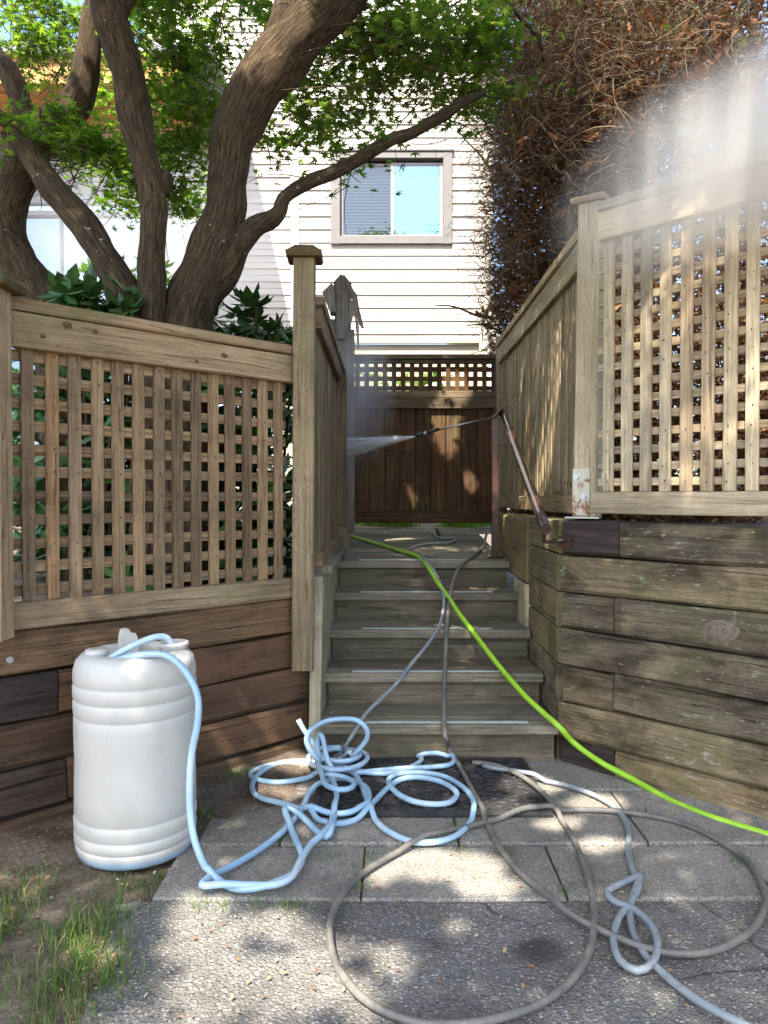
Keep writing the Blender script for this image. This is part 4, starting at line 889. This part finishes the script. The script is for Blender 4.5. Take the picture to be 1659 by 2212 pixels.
# grass, weeds, litter
BL_V = np.array([(-.035, 0, 0), (.035, 0, 0), (.028, .05, .5), (-.028, .05, .5), (0, .26, 1.0)]); BL_F = [(0, 1, 2), (0, 2, 3), (3, 2, 4)]
def blades(name, centres, per, r, h, mat, label):
    P = []; S_ = []
    for (x, y, rr, hh) in centres:
        m = int(per * rr / .1); w = rng.normal(0, .5, (m, 2)) * rr; P.append(np.stack([x + w[:, 0], y + w[:, 1], np.array([max(-.005, soil_h(x + a, y + b) - .012) for a, b in w])], 1)); S_.append(rng.uniform(.4, 1.25, m) * hh)
    P = np.concatenate(P); S_ = np.concatenate(S_)
    o = link(name, scatter(name, BL_V, BL_F, P, rand_rot(len(P), .4), S_), mat); return tag(o, label, 'grass', kind='stuff')
cs = []
for px, py, rr, hh in ((225, 1990, .09, .10), (200, 2060, .10, .10), (150, 2020, .08, .09), (240, 2100, .07, .09), (130, 2120, .09, .08), (60, 2150, .09, .06), (180, 2180, .09, .06), (300, 1915, .07, .05), (240, 1905, .06, .05), (350, 1895, .05, .05), (55, 1915, .08, .07), (30, 1960, .07, .08), (20, 2090, .07, .05), (110, 2190, .09, .05), (440, 1770, .05, .07), (500, 1690, .05, .06), (420, 1800, .04, .05), (0, 2010, .08, .10), (280, 2140, .05, .06), (200, 1850, .03, .04), (330, 1860, .03, .03)):
    p = on_z(px, py, 0); cs.append((p.x, p.y, rr, hh))
blades('grass', [(a, b, c * 1.15, d * .55) for a, b, c, d in cs], 150, 0, 0, M['grass'], 'straggly green grass growing on the soil at the lower left')
cs = []
for px, py in ((560, 1958), (480, 1960), (610, 1962), (650, 1960), (430, 1958), (780, 1920), (785, 1880), (990, 1835), (985, 1780), (1195, 1885), (1220, 1925), (610, 1815), (620, 1800), (1605, 1870), (1590, 1855), (1390, 1755), (1460, 1758), (1100, 1840), (720, 1850), (530, 1680), (790, 1850)):
    p = on_z(px, py, 0.01); cs.append((p.x, p.y, .036, .036))
blades('weeds', cs, 130, 0, 0, M['grass'], 'tiny green weeds sprouting in the paving joints')
n = 330; px = rng.uniform(0, 1659, n); py = 1640 + 560 * rng.random(n) ** 1.0
P = np.array([list(on_z(a, b, .016)) for a, b in zip(px, py)]); k = ((P - np.array(LF.A)) @ np.array(LF.n) > .05) & ((P - np.array(RF.A)) @ np.array(RF.n) > .05) & (P[:, 1] < 3.2); P = P[k]
m = 420; Q = np.stack([rng.uniform(-1.3, -.55, m), rng.uniform(1.2, 2.7, m), np.zeros(m)], 1); Q = Q[((Q - np.array(LF.A)) @ np.array(LF.n) > .03)]; Q[:, 2] = [soil_h(a[0], a[1]) + .002 for a in Q]
ss = 260; si = rng.integers(0, 5, ss); T = np.stack([rng.uniform(XL + .02, XR - .02, ss), 3.25 + .3175 * si + rng.uniform(.01, .3, ss), np.array(TZ)[si] + .003], 1)
ca = rng.uniform(.05, 1.24, 160); K = np.array([list(LF.P(a, rng.uniform(-.05, .03), 1.812)) for a in ca]); K3 = np.stack([rng.normal(QP.x, .05, 130), rng.normal(QP.y - .02, .05, 130), rng.uniform(1.81, 1.862, 130)], 1); K2 = np.array([list(LF.P(a, rng.uniform(.0, .03), .803)) for a in rng.uniform(.1, 1.24, 60)])
P = np.concatenate([P, Q, T, K, K2, K3]); n = len(P)
o = link('leaf_litter', scatter('leaf_litter', OVAL_V * np.array([1.6, 1, 1]), OVAL_F, P, rand_rot(n, .3), rng.uniform(.006, .017, n)), M['litter']); tag(o, 'small dry leaf bits and red seed wings scattered over paving, steps and rails', 'leaf litter', kind='stuff')
# ragged weed at the bottom gate gap
blades('weeds_behind_gate', [(x_, y_, .12, .10) for x_, y_ in zip(rng.uniform(-.3, .9, 14), rng.uniform(6.5, 7.2, 14))], 130, 0, 0, M['green'], 'low green weeds in the yard under the gate').location = (0, 0, .9)

# ================================================================ objects
BX, BYY = -.812, 2.505
ba = thing('plastic_barrel', 'white plastic barrel standing on the soil against the brown timber wall', 'barrel', (BX, BYY, 0))
r = .191
prof = [(.02, .004), (r - .03, .004), (r - .012, .012), (r - .004, .034), (r - .002, .05), (r - .006, .055), (r, .062), (r + .001, .085), (r - .004, .092), (r, .100), (r + .002, .132), (r - .004, .140), (r, .149), (r - .001, .25), (r - .0025, .32), (r, .40), (r, .452), (r - .0035, .460), (r + .001, .469), (r + .002, .503), (r - .0035, .512), (r + .002, .521), (r + .003, .552), (r - .002, .561), (r + .002, .572), (r, .605), (r - .008, .632), (r - .026, .65), (r - .05, .656), (r - .066, .654), (r - .075, .640), (r - .09, .636), (.02, .636)]
prof2 = []
for a, b in zip(prof[:-1], prof[1:]):
    prof2 += [a, (a[0] * .5 + b[0] * .5, a[1] * .5 + b[1] * .5)]
prof2.append(prof[-1])
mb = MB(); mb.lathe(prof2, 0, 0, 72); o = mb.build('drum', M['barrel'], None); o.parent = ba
def bput(mb, name, mat=None):
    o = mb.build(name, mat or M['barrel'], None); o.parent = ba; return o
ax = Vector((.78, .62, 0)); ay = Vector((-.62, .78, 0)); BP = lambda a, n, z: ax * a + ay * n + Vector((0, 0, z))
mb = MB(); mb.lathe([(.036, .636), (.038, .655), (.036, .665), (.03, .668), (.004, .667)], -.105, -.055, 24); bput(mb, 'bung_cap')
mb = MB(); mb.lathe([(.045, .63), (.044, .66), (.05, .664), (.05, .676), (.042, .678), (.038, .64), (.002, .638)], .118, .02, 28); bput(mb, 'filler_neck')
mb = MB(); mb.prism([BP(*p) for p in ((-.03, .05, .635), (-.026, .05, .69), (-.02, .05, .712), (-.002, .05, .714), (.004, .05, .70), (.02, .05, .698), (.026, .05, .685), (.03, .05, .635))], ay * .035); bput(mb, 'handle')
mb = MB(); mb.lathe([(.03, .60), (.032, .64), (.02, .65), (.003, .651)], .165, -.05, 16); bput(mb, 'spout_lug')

def pt(x, y, m):
    if m == 'N': return on_plane(x, y, NOSE_A + NOSE_N * .014, NOSE_N)
    if m == 'D': return on_plane(x, y, Vector((0, Y0, ZD + .012)), Vector((0, -sl_, 1)).normalized())
    if m == 'R': return on_plane(x, y, RF.P(0, .022, 0), RF.n)
    return on_z(x, y, m) if m < 1 else at(x, y, m)
def z7(l, m): return [(483.9 + a * .3646, 1468.9 + b * .3646, (m[i] if isinstance(m, list) else m)) for i, (a, b) in enumerate(l)]
def z8(l, m): return [(656.7 + a * .6042, 1555.3 + b * .6042, m) for a, b in l]
def z4(l, m): return [(604.9 + a * .3906, 553 + b * .3906, m) for a, b in l]
def zS(l, m): return [(656.7 + a * .3333, 1149.2 + b * .3333, m) for a, b in l]
def hose(name, label, specs, rad, mat, dip=0.0, step=.018, seg=12, lift=0.0):
    t_ = thing(name, label, 'hose', (0, 0, 0)); first = True
    for sp_ in specs:
        pts = [pt(*s) for s in sp_]; sp = spline(pts, step)
        if dip: sp = [p + Vector((0, 0, dip * .5 * (1 + noise.noise(Vector((i * .035, 3, len(sp)))))))  if p.z < .06 else p for i, p in enumerate(sp)]
        for p in sp:
            if lift and -.45 < p.x < .28 and 2.42 < p.y < 2.75: p.z += lift * max(0, min(1, (p.x + .45) / .2, (.28 - p.x) / .2, (p.y - 2.42) / .1))
            q = max(-.26 - p.x, p.x - .60, 2.71 - p.y, p.y - 3.29)
            if p.z < .08 and q < .04: p.z += .021 * min(1, (.04 - q) / .04)
        sp = [C0 + (p - C0) * ((3.285 - rad * 1.3 - .0) / p.y) if p.z < .125 and -.27 < p.x < .73 and p.y > 3.285 - rad * 1.3 else p for p in sp]   # leans on the lowest riser
        mb = MB(); mb.tube(sp, rad, seg, True, .05, 9.0)
        if first: t_.location = pts[0]
        mb.build('hose_run', mat, t_); first = False
    return t_
zb = lambda l, m: [(a * .5, 1296.2 + b * .5, m[i] if isinstance(m, list) else m) for i, (a, b) in enumerate(l)]
barrel_run = zb([(742, 260), (745, 205), (722, 165), (680, 158), (600, 185), (510, 232), (440, 272), (420, 285), (440, 285), (500, 262), (600, 238), (700, 236), (765, 268), (825, 345), (856, 430), (852, 540), (830, 650), (820, 760), (820, 880), (832, 1000), (860, 1095)],
                [2.50, 2.50, 2.48, 2.46, 2.43, 2.41, 2.39, 2.385, 2.385, 2.38, 2.37, 2.36, 2.34, 2.31, 2.29, 2.28, 2.28, 2.27, 2.26, 2.26, 2.24])
barrel_run += zb([(900, 1175), (960, 1235), (1030, 1262), (1120, 1255), (1200, 1228), (1270, 1190), (1305, 1130), (1295, 1080), (1265, 1010), (1240, 940), (1228, 905), (1248, 900), (1300, 935), (1370, 1005), (1410, 1030), (1430, 1000), (1445, 930)], [.05, .02, .02, .03, .03, .02, .02, .03, .03, .05, .06, .06, .04, .03, .03, .04, .04])
barrel_run += z7([(650, 800), (662, 720), (650, 620), (625, 520), (600, 420), (585, 345), (570, 322), (556, 350), (555, 420), (585, 480), (620, 520)], [.04, 3.0, 3.04, 3.06, 3.08, 3.08, 3.09, 3.1, 3.1, 3.12, .04])
r2 = z7([(620, 520), (540, 500), (450, 485), (330, 497), (240, 535), (180, 595), (168, 660), (215, 708), (350, 745), (520, 795), (650, 815), (780, 805), (855, 760), (850, 690), (790, 648), (700, 625), (600, 640), (510, 690), (470, 765), (400, 850), (300, 945), (150, 1050), (10, 1130)], .025)
r2 += zb([(920, 1195), (875, 1232), (885, 1245), (960, 1238), (1080, 1243), (1190, 1240), (1260, 1205), (1300, 1130), (1345, 1060)], .035) + z7([(560, 945), (620, 880), (650, 800), (668, 720), (640, 620), (610, 540)], .04)
r3 = z7([(640, 545), (540, 580), (440, 602), (320, 616), (210, 603), (156, 575), (180, 545), (260, 515), (400, 500), (530, 512), (620, 530), (720, 560), (860, 590), (1000, 590), (1090, 565), (1170, 510), (1145, 472), (1180, 445), (1260, 440), (1335, 465), (1362, 510), (1330, 543), (1200, 560), (1050, 568), (900, 582), (800, 590), (720, 578), (640, 540), (700, 495)], .02)
r3 += z7([(780, 430), (845, 350), (845, 290), (790, 240), (700, 230), (600, 245), (520, 290), (488, 345), (500, 400), (540, 455), (600, 520)], [3.14, 3.12, 3.1, 3.1, 3.1, 3.1, 3.1, 3.1, 3.1, 3.1, .04])
r4 = z7([(440, 235), (470, 290), (505, 340), (545, 400), (580, 470), (640, 520)], [3.12, 3.12, 3.12, 3.12, 3.12, .05])
r4 += z7([(740, 520), (800, 495), (790, 465), (700, 440), (600, 428), (520, 450), (500, 480), (560, 550), (680, 572), (800, 545), (850, 500), (815, 462), (700, 445), (610, 455), (560, 520), (580, 600), (600, 660), (680, 695), (750, 685), (768, 650), (700, 615), (600, 600)], .05)
r5 = z7([(500, 790), (560, 838), (690, 860), (830, 815), (910, 740), (975, 675), (1050, 630), (1150, 617), (1270, 640), (1360, 690), (1378, 730), (1330, 773), (1220, 780), (1100, 755), (1010, 700), (975, 640), (1020, 602), (1150, 588), (1300, 612), (1420, 680), (1478, 760), (1465, 840), (1380, 928), (1250, 970), (1100, 965), (960, 900), (885, 825), (842, 740), (812, 660), (780, 605), (720, 560)], .02)
hose('braided_hose', 'tangled blue tinted clear braided hose coming out of the white barrel', [barrel_run, r2, r3, r4, r5], .0106, M['blue'], .012)
g1 = [(1052, 1150, 'D'), (1042, 1182, 'D'), (1018, 1204, 'D'), (992, 1228, 'N'), (975, 1270, 'N'), (966, 1340, 'N'), (962, 1430, 'N'), (959, 1540, 'N'), (962, 1590, 'N')] + z8([(512, 75), ], 3.2) + z8([(525, 125), (560, 190), (605, 275), (640, 340), (690, 440), (760, 530), (850, 610), (950, 690), (1050, 745), (1150, 790), (1260, 825), (1400, 835), (1520, 805), (1610, 740), (1648, 660), (1640, 590), (1590, 510), (1500, 440), (1380, 380), (1250, 345), (1100, 325), (950, 322), (800, 335), (650, 365), (500, 410), (350, 465), (220, 540), (140, 620), (97, 710), (95, 800), (125, 890), (200, 985), (310, 1050), (430, 1085), (560, 1088), (700, 1065), (850, 1010), (955, 930), (1022, 820), (1036, 700), (1020, 580), (970, 440), (900, 330), (820, 250), (740, 200), (660, 175), (602, 170)], .026)
hose('rubber_hose', 'scuffed dark grey rubber hose running down the steps and looping wide over the paving', [g1], .0096, M['grey'], lift=.028)
g2_ = z8([(640, 185), (660, 195), (750, 208), (850, 225), (960, 250), (1060, 290), (1130, 340), (1160, 400), (1160, 480), (1178, 555), (1198, 600), (1168, 665), (1125, 720), (1106, 800), (1130, 872), (1190, 910), (1243, 885), (1265, 820), (1240, 750), (1180, 695), (1110, 668), (1085, 635), (1130, 603), (1185, 578), (1206, 566), (1195, 590), (1168, 670), (1172, 750), (1215, 840), (1295, 925), (1400, 1012), (1500, 1072), (1600, 1125), (1700, 1180)], .016)
hose('knotted_hose', 'pale blue grey hose tied in a loose knot on the paving at the lower right', [g2_], .0096, M['greyblue'], .02)
g3 = [(935, 1150, 'D'), (948, 1162, 'D'), (983, 1162, 'D'), (972, 1172, 'D'), (925, 1174, 'D'), (893, 1182, 'D'), (884, 1191, 'D'), (908, 1203, 'D')] + zS([(775, 168), (840, 250), (890, 350), (906, 430), (900, 520), (870, 620), (800, 730), (700, 850), (600, 980), (500, 1080), (400, 1180)], 'N') + zS([(330, 1290), (265, 1390)], 3.2) + z7([(690, 430), (650, 505)], .03)
hose('thin_hose', 'thin lavender grey hose trailing down the steps into the blue tangle', [g3], .0088, M['greyblue'])
g4 = [(722, 1150, 'D')] + zS([(265, 15), (420, 60), (600, 115), (735, 158)], 'D') + zS([(800, 225), (860, 320), (930, 415), (1000, 520), (1060, 600), (1150, 720), (1250, 850), (1350, 970), (1450, 1080), (1560, 1180)], 'N') + [(1210, 1572, 3.2), (1240, 1605, 'R'), (1297, 1646, 'R'), (1370, 1685, 'R'), (1454, 1732, .014), (1533, 1764, .014), (1599, 1785, .014), (1662, 1804, .014), (1850, 1865, .014)]
hose('garden_hose', 'lime green garden hose running diagonally down the steps along the right wall', [g4], .0125, M['lime'])

mb = MB(); mb.tube([pt(604.9 + 862 * .3906, 553 + 1525 * .3906, 'D') + Vector((0, 0, .02)), pt(604.9 + 880 * .3906, 553 + 1552 * .3906, 'D') + Vector((0, 0, .012))], .013, 8)
tag(mb.build('hose_valve', M['black']), 'small black hose valve lying on the landing in front of the gate', 'valve')
mb = MB(); mb.tube(spline([on_plane(x_ * .5, 605 + y_ * .5, LF.P(0, .012, 0), LF.n) for x_, y_ in ((95, 1224), (140, 1208), (190, 1190), (216, 1176), (218, 1160), (205, 1144))], .01), .0022, 6)
tag(mb.build('string', M['trim']), 'short pale string caught on the brown lattice', 'string')
# door mat with raised scrolls
dm = thing('door_mat', 'black rubber door mat with raised scroll pattern at the foot of the steps', 'door mat', (.17, 3.03, .012))
DMP = lambda a, b, z: Vector((-.26 + a, 2.71 + b, z))
mb = MB(); mb.box(DMP, (0, .86), (0, .58), (.014, .030), 0, ch=.003); mb.build('base', M['rubber'], dm)
mb = MB(); mb.box(DMP, (.002, .858), (.002, .022), (.0302, .035), 0, ch=.003); mb.box(DMP, (.002, .858), (.558, .578), (.0302, .035), 0, ch=.003); mb.box(DMP, (.002, .022), (.024, .556), (.0302, .035), 1, ch=.003); mb.box(DMP, (.838, .858), (.024, .556), (.0302, .035), 1, ch=.003); mb.build('border', M['rubber'], dm)
mb = MB()
for i in range(13):
    for j in range(8):
        cx_, cy_ = .06 + i * .062 + random.gauss(0, .006), .06 + j * .066 + random.gauss(0, .006); a0 = random.random() * 6.28; sg_ = random.choice((-1, 1)); pts = []
        for k in range(15):
            a = a0 + sg_ * k * .5; rr = .006 + .0021 * k; x, y = cx_ + rr * math.cos(a), cy_ + rr * math.sin(a)
            if .028 < x < .83 and .028 < y < .55: pts.append(DMP(x, y, .0315))
        if len(pts) > 6: mb.tube(pts, [.0035 + .003 * math.sin(3.1 * k / (len(pts) - 1)) for k in range(len(pts))], 6)
mb.build('scroll_relief', M['rubber'], dm)

# handrail
hr = thing('handrail', 'shiny dark brown metal handrail with a square post beside the steps', 'handrail', (.72, 4.95, .8))
ft = pt(1069, 1200, 'D')
mb = MB(); tp = at(1071, 905, ft.y); mb.box(XY, (ft.x - .02, ft.x + .02), (ft.y - .02, ft.y + .02), (ft.z - .012, tp.z), 2, ch=.002); mb.build('square_post', M['brownmetal'], hr)
mb = MB(); mb.box(XY, (ft.x - .05, ft.x + .05), (ft.y - .04, ft.y + .04), (ft.z - .008, ft.z + .0), 0, ch=.001); mb.build('foot_plate', M['brownmetal'], hr)
ta, tb = at(1086, 890, 4.93), at(1178, 1142, 3.22)
mb = MB(); ax_ = (tb - ta).normalized(); mb.tube([ta + (tb - ta) * (k / 12) for k in range(13)], .024, 24); mb.build('rail_tube', M['brownmetal'], hr)
mb = MB(); e = tb + ax_ * .001; mb.tube([e, e + ax_ * .004], .0255, 24); mb.build('end_disc', M['brownmetal'], hr)
mb = MB(); mb.prism([tp + Vector((-.055, -.02, -.012)), tp + Vector((.0, -.02, .022)), ta + Vector((0, -.01, .03)), ta + Vector((.006, -.01, -.012))], (0, .03, 0)); mb.build('top_plate', M['brownmetal'], hr)
wb = RF.P(.03, .0, tb.z - .055); b0 = tb + Vector((.005, .05, -.028))
mb = MB(); mb.tube(spline([b0, b0 + Vector((.01, .03, -.03)), wb + RF.n * .05 + Vector((0, 0, .005)), wb + RF.n * .004], .01), .009, 8); mb.box(lambda a, n, z: RF.P(a, n, z), (.0, .06), (.006, .012), (wb.z - .03, wb.z + .02), 0, ch=.002); mb.build('wall_bracket', M['brownmetal'], hr)

# pressure washer lance and its water
LY = 5.0
lz = lambda x, y, Y=LY: at(604.9 + x * .3906, 553 + y * .3906, Y)
la = thing('pressure_washer_lance', 'slim steel pressure washer lance spraying from the handrail across the gate', 'spray lance', lz(1170, 897))
mb = MB(); mb.tube([lz(1178, 893), lz(1010, 930), lz(830, 972)], .0062, 10); mb.build('lance_tube', M['steel'], la)
mb = MB(); mb.tube([lz(880, 957), lz(812, 977)], .0105, 12); mb.build('collar', M['black'], la)
mb = MB(); mb.tube([lz(814, 977), lz(800, 982), lz(788, 985)], .0125, 12); mb.build('coupler', M['steel'], la)
mb = MB(); mb.tube([lz(790, 984), lz(770, 990), lz(752, 998)], [.0135, .014, .012], 12); mb.build('nozzle', M['black'], la)

def vol(name, label, loc, scale, rot, dens, nz=3.0, lo=.35, hi=.7, aniso=.2, col=(.95, .96, 1), kind='stuff', pw=1.5):
    bm = bmesh.new(); bmesh.ops.create_icosphere(bm, subdivisions=4, radius=1.0); me = bpy.data.meshes.new(name); bm.to_mesh(me); bm.free()
    t = NT(name + '_air'); t.t.nodes.remove(t.b); v = t.n('VolumePrincipled'); v.inputs['Color'].default_value = (*col, 1); v.inputs['Anisotropy'].default_value = aniso
    oc = t.coord('Object'); ln = t.n('VectorMath', operation='LENGTH'); t.l(oc, ln.inputs[0])
    fall = t.math('POWER', t.math('SUBTRACT', 1.0, ln.outputs['Value'], True), pw)
    n_ = t.ramp(t.noise(oc, nz, 4, .6), [(lo, .15), (hi, 1.0)]) if nz else None
    d_ = t.math('MULTIPLY', fall, dens)
    if n_ is not None: d_ = t.math('MULTIPLY', d_, n_)
    t.l(d_, v.inputs['Density']); t.l(v.outputs[0], t.out.inputs['Volume'])
    o = link(name, me, t.m, None, kind); o.location = loc; o.scale = scale; o.rotation_euler = rot
    return tag(o, label, 'mist')
# the jet: a widening blade of water from nozzle to post
def jet():
    a, b = lz(752, 998), at(733, 968, 5.3); d = b - a; L = d.length; n = 14; mb = MB(); seg = 14; up = Vector((0, 0, 1)); sd = d.cross(up).normalized(); up = sd.cross(d).normalized()
    for i in range(n + 1):
        t_ = i / n; c = a + d * t_; h = .006 + .058 * t_; w = .006 + .03 * t_
        for s in range(seg):
            an = 6.2832 * s / seg; mb.v.append(tuple(c + up * h * math.sin(an) + sd * w * math.cos(an)))
    for i in range(n):
        for s in range(seg):
            s2 = (s + 1) % seg; mb.face([i * seg + s, i * seg + s2, (i + 1) * seg + s2, (i + 1) * seg + s], [(0, 0)] * 4, True)
    mb.face(list(range(seg - 1, -1, -1)), [(0, 0)] * seg); mb.face([n * seg + s for s in range(seg)], [(0, 0)] * seg)
    t = NT('water_jet_air'); t.t.nodes.remove(t.b); v = t.n('VolumePrincipled'); v.inputs['Color'].default_value = (.96, .97, 1, 1); v.inputs['Density'].default_value = 60; v.inputs['Anisotropy'].default_value = .1; t.l(v.outputs[0], t.out.inputs['Volume'])
    o = mb.build('water_jet', t.m, None, 'stuff'); tag(o, 'white fan of water shooting from the lance nozzle to the gate post', 'water jet')
jet()
a_, b_ = np.array(lz(752, 998)), np.array(at(733, 968, 5.3)); nS = 2200; u_ = rng.normal(0, 1, (nS, 3)); e_ = b_ + u_ * np.array([.02, .02, .026]); t0 = rng.uniform(0, .85, nS)[:, None]
me, _ = strands('water_streaks', a_ + (e_ - a_) * t0, e_ - a_, np.linalg.norm(e_ - a_, axis=1) * rng.uniform(.1, .3, nS), rng.uniform(.0007, .0016, nS), 4, .02, .02); o = link('water_streaks', me, M['water'], None, 'stuff'); tag(o, 'white streaks of water inside the spray at the gate post', 'water')
dr = rng.normal(0, 1, (500, 3)) * np.array([.10, .10, .17]) + b_ + np.array([.03, -.12, .08]); o = link('water_droplets', scatter('water_droplets', np.array([(0, 0, 1), (1, 0, 0), (0, 1, 0), (-1, 0, 0), (0, -1, 0), (0, 0, -1)], float), [(0, 1, 2), (0, 2, 3), (0, 3, 4), (0, 4, 1), (5, 2, 1), (5, 3, 2), (5, 4, 3), (5, 1, 4)], dr, rand_rot(500, .5), rng.uniform(.0009, .0025, 500)), M['water'], None, 'stuff'); tag(o, 'water droplets splashing back from the gate post', 'water')
vol('spray_mist', 'thin grey spray mist rising by the gate post beside the water jet', at(775, 850, 5.45), (.30, .30, .62), (0, 0, 0), 5.5, 1.6)
vol('spray_mist', 'hazy mist drifting in front of the glass doors between the maple trunks', at(330, 520, 6.6), (1.35, .9, .95), (0, 0, 0), 1.5, 1.3, pw=.9)
vol('spray_mist', 'bright cloud of mist over the top rail of the pale lattice fence', at(1650, 305, 2.5), (.80, .40, .34), (0, R(-27), 0), 8.5, 1.6, lo=.25, hi=.6, col=(1, .95, .88), pw=1.3, aniso=.0)
